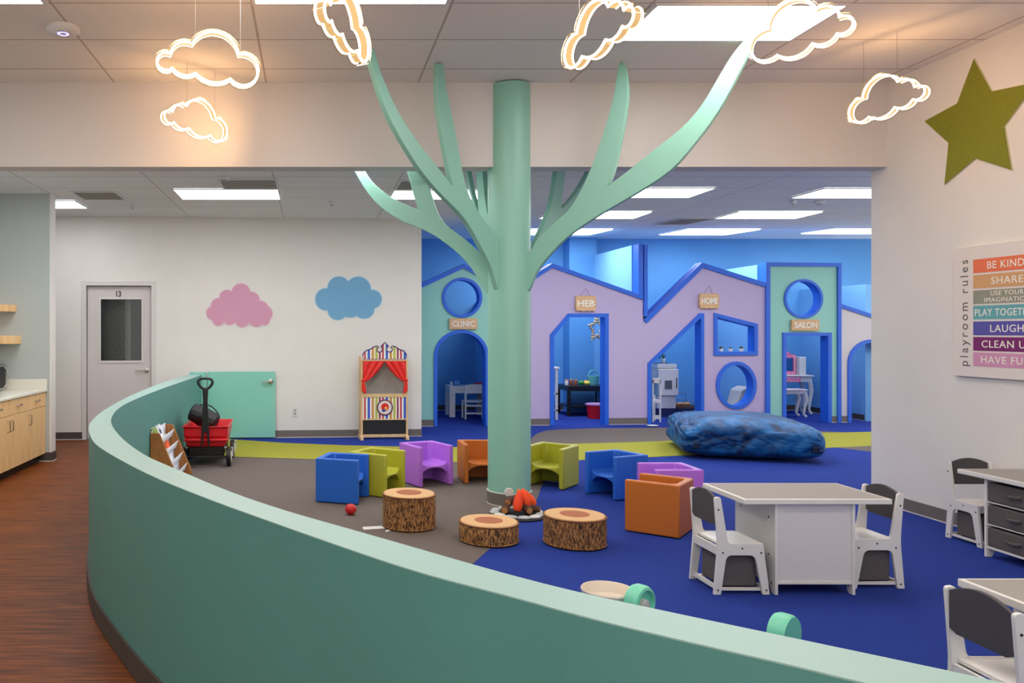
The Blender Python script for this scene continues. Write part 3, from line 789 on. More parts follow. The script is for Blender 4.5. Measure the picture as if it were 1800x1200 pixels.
for za, zb_, nm in ((T2(676, 698)[1], T2(676, 692)[1], 'sill_rail'), (T2(676, 738)[1], T2(676, 736)[1], 'middle_rail'), (.03, .068, 'bottom_rail'), (T2(676, 634)[1], T2(676, 631.5)[1], 'top_rail')):
    MB().box(xl+.02, xr-.02, -.004, .03, za, zb_).build(nm, M_PINE, t, bevel=.002)
SC = [(.06,(190,40,60)),(.05,(235,225,215)),(.05,(150,190,225)),(.06,(20,60,190)),(.06,(240,235,228)),(.06,(225,215,200)),(.08,(190,130,60)),(.05,(240,232,215)),(.07,(190,190,90)),(.06,(235,228,215)),(.06,(160,40,80)),(.06,(240,235,228)),(.28,(235,226,205))]
M_STRIPE = stripe_mat('candy_stripes', [(.09,(190,40,62)),(.08,(238,230,222)),(.05,(150,190,225)),(.1,(22,62,190)),(.1,(238,232,226)),(.12,(196,140,62)),(.08,(240,232,214)),(.12,(180,186,84)),(.08,(232,228,206)),(.1,(150,44,92)),(.08,(240,234,226))], .235, xl+.045)
MB().box(xl+.028, xr-.028, .004, .016, T2(676, 736)[1], T2(676, 698)[1]).build('striped_panel', M_STRIPE, t)
ex, ez = T2(676.5, 716)
mb = MB()
r0 = .105
em = MB().lathe([(0, .004), (r0, .004), (r0, -.004), (0, -.004)], 36, axis='y', c=(ex, .0, ez)).build('emblem', mat('plum', (92,30,92), .6), t)
MB().lathe([(0, -.0035), (r0*.84, -.0035), (r0*.84, -.0055), (0, -.0055)], 36, axis='y', c=(ex, .0, ez)).build('emblem_field', mat('emblem_cream', (226,214,206), .6), em)
sb = []
for k in range(32):
    a = 2*PI*k/32; r = r0*(.54 if k % 2 == 0 else .42); sb.append((ex+r*math.cos(a), ez+.008+r*math.sin(a)))
MB().prism(sb, -.0075, -.0054).build('sunburst', M_REDFAB, em)
MB().ball((ex+.012, -.008, ez-.01), .018, 2, (1, .25, 1.3)).build('puppet_face', mat('emblem_skin', (236,188,90), .6), em)
MB().ball((ex-.016, -.008, ez-.036), .022, 2, (1.1, .2, .9)).build('puppet_body', mat('emblem_blue', (52,60,150), .6), em)
MB().box(xl+.028, xr-.028, .006, .016, .066, T2(676, 738)[1]).build('chalkboard', mat('chalkboard', (26,24,25), .7), t)
crest_px = [(638,631.5),(638,622),(643,616.5),(651,613.5),(658,609),(664,608),(666,610.5),(663,612.5),(662.5,616),(665.5,619),(670,618),(672.5,614.5),(671.5,611),(669.5,608.5),(672,606.5),(676.5,601.5),(681,606),(683,608.5),(680,611),(679,614.5),(681.5,618),(686,618.8),(689.5,616),(690,612.5),(687,610),(690,607.8),(696,609.5),(702,614),(710,616.5),(714.5,622.5),(714.5,631.5)]
cp = [T2(u, v) for u, v in crest_px]
cr = MB().prism(cp, .004, .018).build('crest', M_STRIPE, t)
MB().tube([(x, .004, z) for x, z in cp], .0075, 6, closed=True).build('crest_edging', mat('crest_purple', (66,34,110), .6), cr)
def curtain(sgn):
    mb = MB(); nu, nv = 16, 20
    xo = xl+.03 if sgn > 0 else xr-.03       # outer edge
    top = T2(676, 634.5)[1]; tie = T2(676, 668)[1]
    half = (xr-xl)/2-.03
    V = []
    for j in range(nv+1):
        f = j/nv; z = top+(tie-top)*f
        wdt = half*(1-f)**.62*(1) + .035*f
        row = []
        for i in range(nu+1):
            g = i/nu
            sag = -.02*math.sin(g*PI)*f
            x = xo+sgn*wdt*g
            zz = z if g < .02 else z
            y = .0+.012*math.sin(g*18+f*5)*(.4+.6*(1-f))-.01
            row.append(mb.bm.verts.new((x, y, zz+sag)))
        V.append(row)
    for j in range(nv):
        for i in range(nu): mb.bm.faces.new((V[j][i], V[j][i+1], V[j+1][i+1], V[j+1][i]))
    o = mb.build('curtain', M_REDFAB, t); sm = o.modifiers.new('thick', 'SOLIDIFY'); sm.thickness = .006
    k = MB()
    xk = xo+sgn*.0
    k.ball((xk, -.015, tie), .022, 2, (1.3, 1, .8))
    k.build('tie_knot', M_REDFAB, o)
    k = MB(); z0 = tie; z1 = T2(676, 692)[1]
    pts = [(xk-sgn*.012, z0), (xk+sgn*.018, z0), (xk+sgn*.04, z1+.03), (xk+sgn*.035, z1), (xk+sgn*.0, z1+.02), (xk-sgn*.02, z1+.05)]
    k.prism(pts, -.03, -.008); k.build('curtain_tail', M_REDFAB, o, bevel=.006)
curtain(1); curtain(-1)
MB().box(xl+.03, xr-.03, .135, .139, T2(676, 697)[1], T2(676, 634)[1]).build('back_cloth', mat('grey_cloth', (150,144,138), .9, var=.12, scale=9), t)

# ------------------------------------------------------------------ playhouse fronts
TH = .14
Lf = FP.L
def house(name, label):
    return thing(name, label, 'playhouse front', FP.W(0, 0), FP.a)
def fp(pts): return [Lf(u, v) for u, v in pts]
def floor_fix(pts):  # snap points near the floor to z=0
    return [(x, 0.0 if z < .06 else z) for x, z in pts]
def ring_part(parent, outer, inner, name='window_frame'):
    holed([outer, inner], -.022, TH+.01).build(name, M_TRIMBLUE, parent)
def door_part(parent, outer, inner, name='door_frame'):
    pts = floor_fix(outer)+list(reversed(floor_fix(inner)))
    pts = [(x, .006 if z == 0 else z) for x, z in pts]
    holed([pts], -.022, TH+.01).build(name, M_TRIMBLUE, parent)
def strip(parent, path, wid, name='roof_trim', y0=-.025, y1=TH+.02, closed=False):
    """band of width wid below/inside the path (local xz)"""
    mb = MB()
    n = len(path)
    inn = []
    for i in range(n):
        a = Vector(path[max(i-1, 0)]); b = Vector(path[i]); c_ = Vector(path[min(i+1, n-1)])
        d1 = (b-a).normalized() if (b-a).length > 1e-6 else (c_-b).normalized()
        d2 = (c_-b).normalized() if (c_-b).length > 1e-6 else d1
        n1, n2 = Vector((d1.y, -d1.x)), Vector((d2.y, -d2.x))
        bis = (n1+n2).normalized(); k = wid/max(.3, bis.dot(n1))
        inn.append(tuple(b+bis*k))
    pts = list(path)+inn[::-1]
    holed([pts], y0, y1).build(name, M_TRIMBLUE, parent)
def ell(cu, cv, ru, rv, n=40, a0=0, a1=2*PI, close=True):
    m = n if close else n+1
    return [Lf(cu+ru*math.cos(a0+(a1-a0)*k/n), cv-rv*math.sin(a0+(a1-a0)*k/n)) for k in range(m)]
def skirting(parent, spans, y0=-.008):
    for a, b in spans:
        s = MB().box(a, b, y0, TH+.006, .013, .105).build('baseboard', M_BASE, parent)
        MB().box(a, b, y0-.003, TH+.008, .005, .013).build('bead', M_WHITEGAP, s)

PB = 750
# --- clinic (mint)
h1 = house('playhouse_front', 'mint playhouse front with arched doorway and porthole beside the white wall')
xA = Lf(738, 700)[0]; xB = Lf(898, 700)[0]
arch_o = [Lf(762.5, PB)]+ell(810.5, 626, 48, 46.5, 24, PI, 0, False)+[Lf(858.5, PB)]
arch_i = [Lf(768.3, PB)]+ell(810.5, 626, 42.2, 41, 24, PI, 0, False)+[Lf(852.7, PB)]
roof1 = fp([(736,499),(815,463.5),(898,508)])
loop = [(xA, .005)]+[(x, .005 if z < .06 else z) for x, z in arch_o]+[(xB, .005), (xB, roof1[2][1]), roof1[1], (xA, roof1[0][1])]
circ_o, circ_i = ell(812, 523, 35.3, 35.3), ell(812, 523, 30.5, 30.5)
holed([loop, circ_o], 0, TH).build('front_panel', M_MINT, h1)
door_part(h1, arch_o, arch_i); ring_part(h1, circ_o, circ_i)
strip(h1, [(xA, roof1[0][1]), roof1[1], (xB, roof1[2][1])], .06)
skirting(h1, [(xA, Lf(762, 700)[0]), (Lf(859, 700)[0], xB)])
# --- shop (lavender, left gable)
h2 = house('playhouse_front', 'lavender playhouse front with cut-corner doorway right of the trunk')
xC = Lf(1130.3, 700)[0]
do = fp([(966.5,PB),(966.5,588),(998,550.8),(1069,550.8),(1069,PB)])
di = fp([(973.2,PB),(973.2,590.5),(1000.5,557.2),(1062.5,557.2),(1062.5,PB)])
roof2 = fp([(898,508),(970,463),(1130.3,520)])
loop = [(xB+.001, .005)]+[(x, .005 if z < .06 else z) for x, z in do]+[(xC, .005), roof2[2], roof2[1], (xB+.001, roof2[0][1])]
holed([loop], 0, TH).build('front_panel', M_LAV, h2)
door_part(h2, do, di)
strip(h2, [(xB+.001, roof2[0][1]), roof2[1], roof2[2]], .06)
skirting(h2, [(xB+.001, Lf(966, 700)[0]), (Lf(1069.3, 700)[0], xC)])
# --- home (lavender, right gable)
h3 = house('playhouse_front', 'lavender playhouse front with slanted doorway, shelf window and oval window')
xD = Lf(1345, 700)[0]
do = fp([(1138,PB),(1138,638),(1229,550.3),(1236.6,550.3),(1236.6,PB)])
di = fp([(1144,PB),(1144,640.5),(1231,558.2),(1231,PB)])
roof3 = fp([(1130.3,562),(1232.5,461.5),(1345,497)])
loop = [(xC+.001, .005)]+[(x, .005 if z < .06 else z) for x, z in do]+[(xD, .005), (xD, roof3[2][1]), roof3[1], (xC+.001, roof3[0][1])]
win_o = fp([(1254,549.5),(1331,569),(1331,624.3),(1254,625)]); win_i = fp([(1260,557.5),(1325,574),(1325,617.6),(1260,618)])
ov_o, ov_i = ell(1293.5, 677, 35.5, 42), ell(1293.5, 677, 29.5, 36)
holed([loop, win_o, ov_o], 0, TH).build('front_panel', M_LAV, h3)
door_part(h3, do, di); ring_part(h3, win_o, win_i); ring_part(h3, ov_o, ov_i)
strip(h3, [(xC+.001, roof3[0][1]), roof3[1], (xD, roof3[2][1])], .07)
skirting(h3, [(xC+.001, Lf(1137.6, 700)[0]), (Lf(1237, 700)[0], xD)])
# tall blue posts between the two gables
va = Lf(1121.3, 429); vb_ = Lf(1128.2, 520)
MB().box(va[0], Lf(1129.0, 429)[0], -.026, TH+.03, Lf(1125, 521)[1], va[1]).build('partition_cap', M_TRIMBLUE, h2)
MB().box(Lf(1130.8, 429)[0], Lf(1137, 429)[0], -.028, TH+.02, Lf(1134, 556)[1], Lf(1134, 430.5)[1]).build('gable_post', M_TRIMBLUE, h3)
# --- salon (mint tower)
h4 = house('playhouse_front', 'tall mint playhouse tower with porthole over a square doorway')
xE = Lf(1476.5, 700)[0]; zT = Lf(1410, 462)[1]
do = fp([(1375,PB),(1375,584.3),(1460.5,584.3),(1460.5,PB)])
di = fp([(1380.8,PB),(1380.8,590),(1454.2,590),(1454.2,PB)])
loop = [(xD+.001, .005)]+[(x, .005 if z < .1 else z) for x, z in do]+[(xE, .005), (xE, zT), (xD+.001, zT)]
co, ci = ell(1411.5, 525, 34, 34.6), ell(1411.5, 525, 30, 30.6)
holed([loop, co], 0, TH).build('front_panel', M_MINT, h4)
do2 = [(x, 0 if z < .1 else z) for x, z in do]; di2 = [(x, 0 if z < .1 else z) for x, z in di]
door_part(h4, do2, di2); ring_part(h4, co, ci)
xD2, xE2 = Lf(1352, 700)[0], Lf(1471, 700)[0]
holed([[(xD-.004, .006), (xD-.004, zT+.004), (xE+.004, zT+.004), (xE+.004, .006), (xE2, .006), (xE2, zT-.055), (xD2, zT-.055), (xD2, .006)]], -.03, TH+.02).build('tower_trim', M_TRIMBLUE, h4)
skirting(h4, [(xD2, Lf(1375, 700)[0]), (Lf(1460.5, 700)[0], xE2)])
# --- white house
h5 = house('playhouse_front', 'white playhouse front with arched doorway, mostly behind the right wall')
xG = Lf(1640, 700)[0]
ao = [Lf(1489.5, PB)]+ell(1531, 638, 41.5, 41.5, 24, PI, 0, False)+[Lf(1572.5, PB)]
ai = [Lf(1495.5, PB)]+ell(1531, 638, 35.5, 35.5, 24, PI, 0, False)+[Lf(1566.5, PB)]
ao = [(x, 0 if z < .1 else z) for x, z in ao]; ai = [(x, 0 if z < .1 else z) for x, z in ai]
r5 = fp([(1477.5,534),(1640,588)])
loop = [(xE+.005, .005)]+[(x, .005 if z < .06 else z) for x, z in ao]+[(xG, .005), (xG, r5[1][1]), (xE+.005, r5[0][1])]
holed([loop], 0, TH).build('front_panel', M_OFFW, h5)
door_part(h5, ao, ai)
strip(h5, [(xE+.005, r5[0][1]), (xG, r5[1][1])], .055)
skirting(h5, [(xE+.006, Lf(1489, 700)[0]), (Lf(1573, 700)[0], xG)])
# partitions between the little rooms
def partition(lx, top_front, top_back, th=.10):
    a = FP.W(lx, TH+.02)
    mb = MB().prism([(a.y, 0), (YB, 0), (YB, top_back), (a.y, top_front)], a.x-th/2, a.x+th/2, 'x')
    return struct(mb.build('wall_partition', mat('pale_blue_paint', (120,178,226), .65)))
partition((va[0]+Lf(1129,429)[0])/2, va[1], va[1])
partition((xD+xD2)/2, zT-.02, zT-.02)
xp = (8.66-FP.x)/FP.c
for _ in range(6): xp += (8.66-FP.W(xp, TH+.02).x)
partition(xp, 2.13, 2.13)
partition(xB, 1.9, 1.9)
baseboard('baseboard_salon', [(8.61, YB), (8.61, 12.45)], m=M_BASEDARK)
# pilaster in the shop's back corner
struct(MB().box((1001-CU)*13.75/F, 4.9, 13.75, YB, 0, 3.2).build('wall_pilaster', M_BLUEWALL))

# signs
def sign(txt, u0, u1, v0, v1, label, scallop, cord=None):
    a, b = Lf(u0, v1, -.04), Lf(u1, v0, -.04)
    t = thing('name_sign', label, 'sign', FP.W((a[0]+b[0])/2, -.03, (a[1]+b[1])/2), FP.a)
    wd, ht = b[0]-a[0], b[1]-a[1]
    if scallop:
        pts = [(-wd/2, -ht*.3), (-wd/2+.01, -ht*.42)]
        for k in range(17):
            f = k/16; pts.append((-wd/2+.02+(wd-.04)*f, -ht/2+.012*math.sin(f*3*PI)**2))
        pts += [(wd/2-.01, -ht*.42), (wd/2, -ht*.3), (wd/2, ht*.36), (wd/2-.012, ht/2), (-wd/2+.012, ht/2), (-wd/2, ht*.36)]
    else: pts = [(-wd/2, -ht/2), (wd/2, -ht/2), (wd/2, ht/2), (-wd/2, ht/2)]
    MB().prism(pts, -.012, .024).build('board', M_SIGN, t, bevel=.002)
    text_mb(txt, 0, .005 if scallop else 0, wd*.82, ht*(.42 if scallop else .55), -.012, .008, fat=.02).build('lettering', M_LETTER, t)
    if cord:
        cx, cz = Lf(*cord); cx -= (a[0]+b[0])/2; cz -= (a[1]+b[1])/2
        MB().tube([(-wd*.25, .02, ht/2-.005), (cx, .022, cz), (wd*.25, .02, ht/2-.005)], .003, 6).build('cord', mat('twine', (150,120,110), .9), t)
    return t
sign('CLINIC', 790, 839, 559.5, 578.5, 'tan wooden name sign over the arched mint doorway', False)
sign('HEB', 1012, 1048, 520, 547, 'tan wooden name sign hung by a cord over the cut-corner doorway', True, (1029.5,507))
sign('HOME', 1230, 1264, 516, 542.5, 'tan wooden name sign hung by a cord over the slanted doorway', True, (1246,502.5))
sign('SALON', 1392, 1440, 561.5, 581, 'tan wooden name sign over the square doorway of the mint tower', False)

# ------------------------------------------------------------------ cube chairs
SZ = .36
def make_cube_chair(colour, label):
    m = M_CHAIRS[colour]; s = SZ/2; th = .042
    t = thing('cube_chair', label, 'chair', (0,0,0), 0, 'moulded cube chairs around the campfire')
    sh = MB().prism([(-s, -s), (-s, s), (s, s), (s, -s), (s-th, -s), (s-th, s-th-.03), (s-th-.03, s-th), (-s+th+.03, s-th), (-s+th, s-th-.03), (-s+th, -s)], .004, SZ, 'z')
    sh.build('shell', m, t, bevel=.010, seg=3)
    n = 12; pts_t, pts_b = [], []
    inn = s-th+.004
    for k in range(n+1):
        x = -inn+2*inn*k/n; q = (x/inn)
        pts_t.append((x, SZ*.50+.030*abs(q)**4)); pts_b.append((x, SZ*.42-.055*abs(q)**3-.012*(1-q*q)*-1))
    st = MB().prism(pts_t+pts_b[::-1], -s+.025, s-th+.004, 'y')
    for v in st.bm.verts:      # the front edge bows forward and dips a little
        if v.co.y < 0:
            q = v.co.x/inn; v.co.y += .018-.022*(1-q*q)
    st.build('seat', m, t, bevel=.006, seg=2)
    return t
protos = {}
def cube_chair(colour, label, center, ang):
    """ang: direction the open front looks to"""
    rz = ang+PI/2
    if colour not in protos:
        t = make_cube_chair(colour, label); protos[colour] = t
        t.location = (center[0], center[1], .006); t.rotation_euler.z = rz
    else: dup(protos[colour], (center[0], center[1], .006), rz, label)
def by_fronts(a, b, colour, label):
    """a, b: pixels of the two outer front floor corners"""
    A, B = G(*a).to_2d(), G(*b).to_2d(); m = (A+B)/2; d = (B-A).normalized(); f = Vector((d.y, -d.x))
    if f.y > 0 and abs(f.y) > abs(f.x): f = -f
    c = m-f*SZ/2; cube_chair(colour, label, c, math.atan2(f.y, f.x))
A = G(557.5, 884).to_2d(); B = G(626, 889).to_2d(); f = (B-A).normalized(); n = Vector((-f.y, f.x)); c = (A+B)/2+n*SZ/2
cube_chair('blue', 'blue cube chair at the left end of the ring near the red ball', c, math.atan2(f.y, f.x))
nf = G(677, 877).to_2d(); ang = math.radians(-35); f = Vector((math.cos(ang), math.sin(ang))); n = Vector((-f.y, f.x))
cube_chair('green', 'lime cube chair half hidden behind the left blue one', nf-f*SZ/2+n*SZ/2, ang)
by_fronts((742, 858), (792, 853.5), 'purple', 'purple cube chair second from the trunk, facing the viewer')
c = G(816, 852).to_2d()+Vector((SZ/2, SZ/2))
cube_chair('orange', 'orange cube chair partly hidden by the trunk', c, -PI/2)
rf = G(990, 863).to_2d(); ang = math.radians(-130); f = Vector((math.cos(ang), math.sin(ang))); n = Vector((-f.y, f.x))
cube_chair('green', 'lime cube chair directly right of the trunk', rf-f*SZ/2-n*SZ/2, ang)
rf = G(1083, 882).to_2d(); ang = math.radians(-156); f = Vector((math.cos(ang), math.sin(ang))); n = Vector((-f.y, f.x))
cube_chair('blue', 'blue cube chair right of the trunk in front of the velvet pad', rf-f*SZ/2-n*SZ/2, ang)
a, b, c3, d4 = (G(u, v, SZ).to_2d() for u, v in ((1122,814),(1157,828),(1194,812),(1236,827)))
cube_chair('purple', 'purple cube chair behind the right orange one', (a+b+c3+d4)/4, PI)
A = G(1101, 935).to_2d(); B = G(1191, 949).to_2d(); f = (A-B).normalized(); n = Vector((f.y, -f.x)); n = n if n.y > 0 else -n
cube_chair('orange', 'orange cube chair seen from its side beside the white play table', (A+B)/2+n*SZ/2, math.atan2(f.y, f.x))

# ------------------------------------------------------------------ log stools, campfire, ball, strips
def log_stool(u0, u1, vb, vtf, label):
    Yf = H*F/(vb-CV); um = (u0+u1)/2; r = (u1-u0)/2/F*(Yf+.19); Yc = Yf+r; X = (um-CU)*Yc/F
    h = H-(vtf-CV)*Yf/F
    t = thing('log_stool', label, 'stool', (X, Yc, .006), random.random()*3, 'bark-printed log stools')
    MB().lathe([(0, 0), (r-.01, 0), (r, .012), (r+.002, h*.5), (r, h-.012), (r-.006, h-.004), (0, h-.004)], 48).build('bark_side', M_BARK, t)
    top = MB().lathe([(0, h-.004), (r-.006, h-.004), (r-.01, h+.003), (0, h+.004)], 48).build('ring_top', M_RINGS, t)
    MB().lathe([(0, h+.0035), (r*.48, h+.0035), (r*.47, h+.0055), (0, h+.0055)], 40).build('core', M_CORE, top)
    for zz in (.012, h-.006):
        MB().tube([((r)*math.cos(2*PI*k/48), (r)*math.sin(2*PI*k/48), zz) for k in range(48)], .005, 6, True).build('piping', M_PIPING if zz > .1 else M_BARK, t)
log_stool(673, 765, 938, 877, 'tall log stool on the grey carpet near the red ball')
log_stool(808, 910, 965, 929, 'low log stool in front of the campfire')
log_stool(957, 1063, 971, 918, 'wide log stool on the blue carpet right of the campfire')
mb = MB()
Yb_ = H*F/(908-CV)
c_ = G(617, 908); R = 10/F*c_.y
t = thing('play_ball', 'small red ball on the grey carpet', 'ball', (c_.x, c_.y+R, .006+R*.98))
MB().ball((0,0,0), R, 4, (1,1,.98)).build('ball_skin', mat('ball_red', (196,26,28), .45), t)
MB().lathe([(0, R*.9), (.006, R*.92), (.008, R*.99), (0, R*1.0)], 12).build('valve', mat('ball_dark', (110,14,18), .5), t)
tag(MB().prism([tuple(G(u, v).to_2d()) for u, v in ((637,927.5),(676,925.5),(677,930),(639,932.5))], .006, .008, 'z').build('paper_strip', M_WHITE), 'long white paper strip on the grey carpet touching the tall log stool', 'paper')
tag(MB().prism([tuple(G(u, v).to_2d()) for u, v in ((677,934),(684,931.5),(686,934),(679,936.5))], .006, .0075, 'z').build('paper_scrap', M_WHITE), 'tiny white paper scrap by the foot of the tall log stool', 'paper')
# campfire
fc = G(908, 906); 
t = thing('campfire_mat', 'round plush campfire base ringed with grey stones by the trunk', 'toy campfire', (fc.x, fc.y-.02, .006), 0)
MB().lathe([(0, 0), (.205, 0), (.212, .008), (.2, .018), (0, .02)], 40).build('base_cloth', mat('dark_felt', (52,50,54), .9), t)
M_ST1, M_ST2 = mat('stone_grey', (172,176,176), .9, var=.1, scale=20), mat('stone_white', (206,206,202), .9)
for k in range(11):
    a = 2*PI*k/11+.2; MB().ball((.168*math.cos(a), .168*math.sin(a), .022), .046, 2, (1.1,.85,.3), Matrix.Rotation(a+PI/2, 3, 'Z')).build('stone', M_ST1 if k % 3 else M_ST2, t)
def log(x, y, z, ang, tilt, L, label, r=.03):
    """the tan cut end sits at (x, y, z) and the log runs back from it"""
    tt = thing('plush_log', label, 'toy log', (fc.x+x, fc.y+y, z), ang, 'plush logs of the campfire'); tt.rotation_euler.y = tilt
    MB().lathe([(0, 0), (r*.8, 0), (r, .01), (r*1.04, L*.5), (r, L-.01), (r*.8, L), (0, L)], 20, axis='x').build('bark', mat('plush_brown', (78,54,40), .95, var=.3, scale=30), tt)
    MB().lathe([(0, -.004), (r*.72, -.003), (r*.84, .003), (0, .006)], 20, axis='x').build('cut_end', mat('plush_tan', (170,118,68), .9), tt)
log(-.115, -.10, .062, math.radians(70), -.1, .17, 'brown plush log with tan end at the front left of the campfire')
log(-.075, -.03, .105, math.radians(62), -.1, .13, 'brown plush log stacked above the front left one')
log(.065, -.125, .064, math.radians(100), -.1, .18, 'brown plush log with tan end at the front of the campfire')
log(.165, -.045, .055, math.radians(160), -.12, .13, 'dark plush log at the right of the campfire', .026)
def flame(x, y, z, dirv, L, rgb, label, r=.038):
    """fat foot at (x, y, z), the tip points along dirv"""
    tt = thing('plush_flame', label, 'toy flame', (fc.x+x, fc.y+y, z), 0, 'plush flames of the campfire')
    tt.rotation_euler = Vector(dirv).to_track_quat('Z', 'Y').to_euler()
    prof = [(0, 0), (r*.6, .006), (r*.95, L*.2), (r, L*.4), (r*.8, L*.66), (r*.45, L*.88), (r*.18, L*.98), (0, L)]
    MB().lathe(prof, 20).build('flame_body', mat('flame_%d' % rgb[1], rgb, .8), tt)
flame(-.025, -.115, .055, (.22, .45, 1), .165, (228,66,20), 'orange-red plush flame leaning back at the front left', .036)
flame(.045, -.02, .085, (-.28, .2, 1), .125, (232,112,34), 'amber plush flame upright in the middle', .03)
flame(.075, -.06, .075, (-.35, .3, 1), .14, (234,74,24), 'red-orange plush flame leaning against the amber one', .032)
flame(.145, .02, .07, (-.75, .2, 1), .16, (236,84,26), 'orange plush flame slanting down to the right', .034)
tt = tag(MB().lathe([(.016, -.012), (.033, -.012), (.036, 0), (.033, .012), (.016, .012)], 24, axis='y').build('plush_ring', M_ST2, loc=(fc.x-.045, fc.y+.05, .165)), 'grey white plush ring at the back of the campfire', 'toy')

# ------------------------------------------------------------------ velvet floor pad
ctr = Vector((4.93, 9.22)); ang = math.radians(-17)
mb = MB(); bmesh.ops.create_cube(mb.bm, size=2)
bmesh.ops.subdivide_edges(mb.bm, edges=mb.bm.edges[:], cuts=47, use_grid_fill=True)
HX, HY, HZ = .72, .72, .215
for v in mb.bm.verts:
    x, y, z = v.co
    # rounded cushion: soft box with pulled-out corners
    e, ez = 7.0, 4.2
    rxy = (abs(x)**e+abs(y)**e)**(1/e)
    r = (rxy**ez+abs(z)**ez)**(1/ez)
    x, y, z = x/r, y/r, z/r
    rim = max(abs(x), abs(y))
    crown = 1+.06*(1-rim**2)-.20*max(0, x)**1.5
    corner = 1+.10*max(0, abs(x*y)-.5)
    p = Vector((x*HX*corner, y*HY*corner, HZ*(1+z*(crown if z > 0 else 1))))
    side = min(1, max(0, (rim-.45)/.4))*(1 if z < .97 else .5)
    q = Vector((p.x*1.6, p.y*1.6, p.z*1.6+3))
    low = mnoise.noise(q)*.02
    # gathers: sharp creases that fan out of the corners and run along the sides
    cd = min(math.hypot(p.x-sx*HX, p.y-sy*HY) for sx in (-1, 1) for sy in (-1, 1))
    aa = p.x*4.2+p.y*2.4-p.z*5.5
    rdg = (1-abs(mnoise.noise(Vector((aa, p.z*3+p.x, p.y*1.3)))))**5
    rdg2 = (1-abs(mnoise.noise(Vector((p.x*9+p.z*6, p.z*9-p.y*4, 5.1)))))**7
    fold = (rdg*.042+rdg2*.022)*(.15+.85*side)*(1.15-.5*min(1, cd))
    nrm = Vector((x/HX, y/HY, z/HZ*.6)).normalized()
    p += nrm*(low-fold)*(1 if z > -.6 else .15)
    p.z = max(p.z, .002)
    v.co = p
t = thing('floor_pad', 'huge blue crushed-velvet bean bag pad on the carpet', 'bean bag', (ctr.x, ctr.y, .008), ang)
mb.build('velvet_cover', velvet_mat(), t, smooth=180)
for x in (-.56, .58):
    MB().box(x-.03, x+.03, -.752, -.715, .12, .18).build('corner_tab', mat('navy_tab', (10,22,52), .8), t, bevel=.006)

# ------------------------------------------------------------------ play tables and chairs
def rounded(pts, rad, seg=4):
    out = []; n = len(pts)
    for i in range(n):
        p0, p1, p2 = Vector(pts[i-1]), Vector(pts[i]), Vector(pts[(i+1) % n])
        r = rad[i] if isinstance(rad, (list, tuple)) else rad
        if r <= 0: out.append(tuple(p1)); continue
        a = p1+(p0-p1).normalized()*min(r, (p0-p1).length*.45); b = p1+(p2-p1).normalized()*min(r, (p2-p1).length*.45)
        for k in range(seg+1):
            t_ = k/seg; out.append(tuple(a*(1-t_)**2+p1*2*t_*(1-t_)+b*t_*t_))
    return out
CHW = .285
def make_kid_chair(label):
    t = thing('kids_chair', label, 'chair', (0,0,0), 0, 'white and charcoal kids chairs')
    prof = [(0,0),(.012,.14),(.022,.26),(.012,.40),(.003,.515),(.036,.518),(.052,.42),(.076,.27),(.262,.27),(.297,0),(.259,0),(.218,.208),(.068,.208),(.038,0)]
    pr = rounded(prof, [.003,.05,.05,.05,.014,.014,.06,.025,.012,.003,.003,.03,.03,.003])
    for s in (-1, 1):
        y0 = s*CHW/2; y1 = y0-s*.016
        sp_ = MB().prism(pr, min(y0, y1), max(y0, y1)).build('side_panel', M_WHITE, t, bevel=.004)
        for (x, z) in ((.024,.45),(.048,.222),(.15,.245),(.25,.222),(.022,.024),(.278,.024)):
            MB().lathe([(0, 0), (.0052, 0), (.0045, s*.0015), (0, s*.0018)], 12, c=(x, y0, z), axis='y').build('screw_cap', M_SCREW, sp_)
    w2 = CHW/2-.016
    MB().box(.045, .268, -w2, w2, .252, .268).build('seat', M_WHITE, t, bevel=.002)
    top = [(-w2, .505)]+[(-w2+2*w2*k/16, .505+.034*(1-(2*k/16-1)**2)) for k in range(17)]+[(w2, .36), (w2-.0, .36), (-w2, .36)]
    top = [(-w2+2*w2*k/16, .505+.034*(1-(2*k/16-1)**2)) for k in range(17)]+[(w2, .375), (w2-.03, .362), (-w2+.03, .362), (-w2, .375)]
    br = MB().prism(top, 0.012, .026, 'x')
    br.build('backrest', M_CHAR, t, bevel=.002)
    MB().box(.026, .04, -w2, w2, .205, .25).build('rear_rail', M_WHITE, t)
    MB().box(.24, .254, -w2, w2, .215, .25).build('front_rail', M_WHITE, t)
    mb = MB().box(.022, .036, -w2, w2, .018, .04).box(.264, .278, -w2, w2, .018, .04)
    mb.box(.036, .264, -w2, -w2+.014, .018, .032).box(.036, .264, w2-.014, w2, .018, .032)
    mb.build('bottom_frame', M_WHITE, t)
    mb = MB().box(.055, .245, -w2+.016, w2-.016, .032, .2)
    mb.build('storage_bin', M_FABRIC, t, bevel=.012)
    return t
TW, TD, TZ = .78, .45, .512
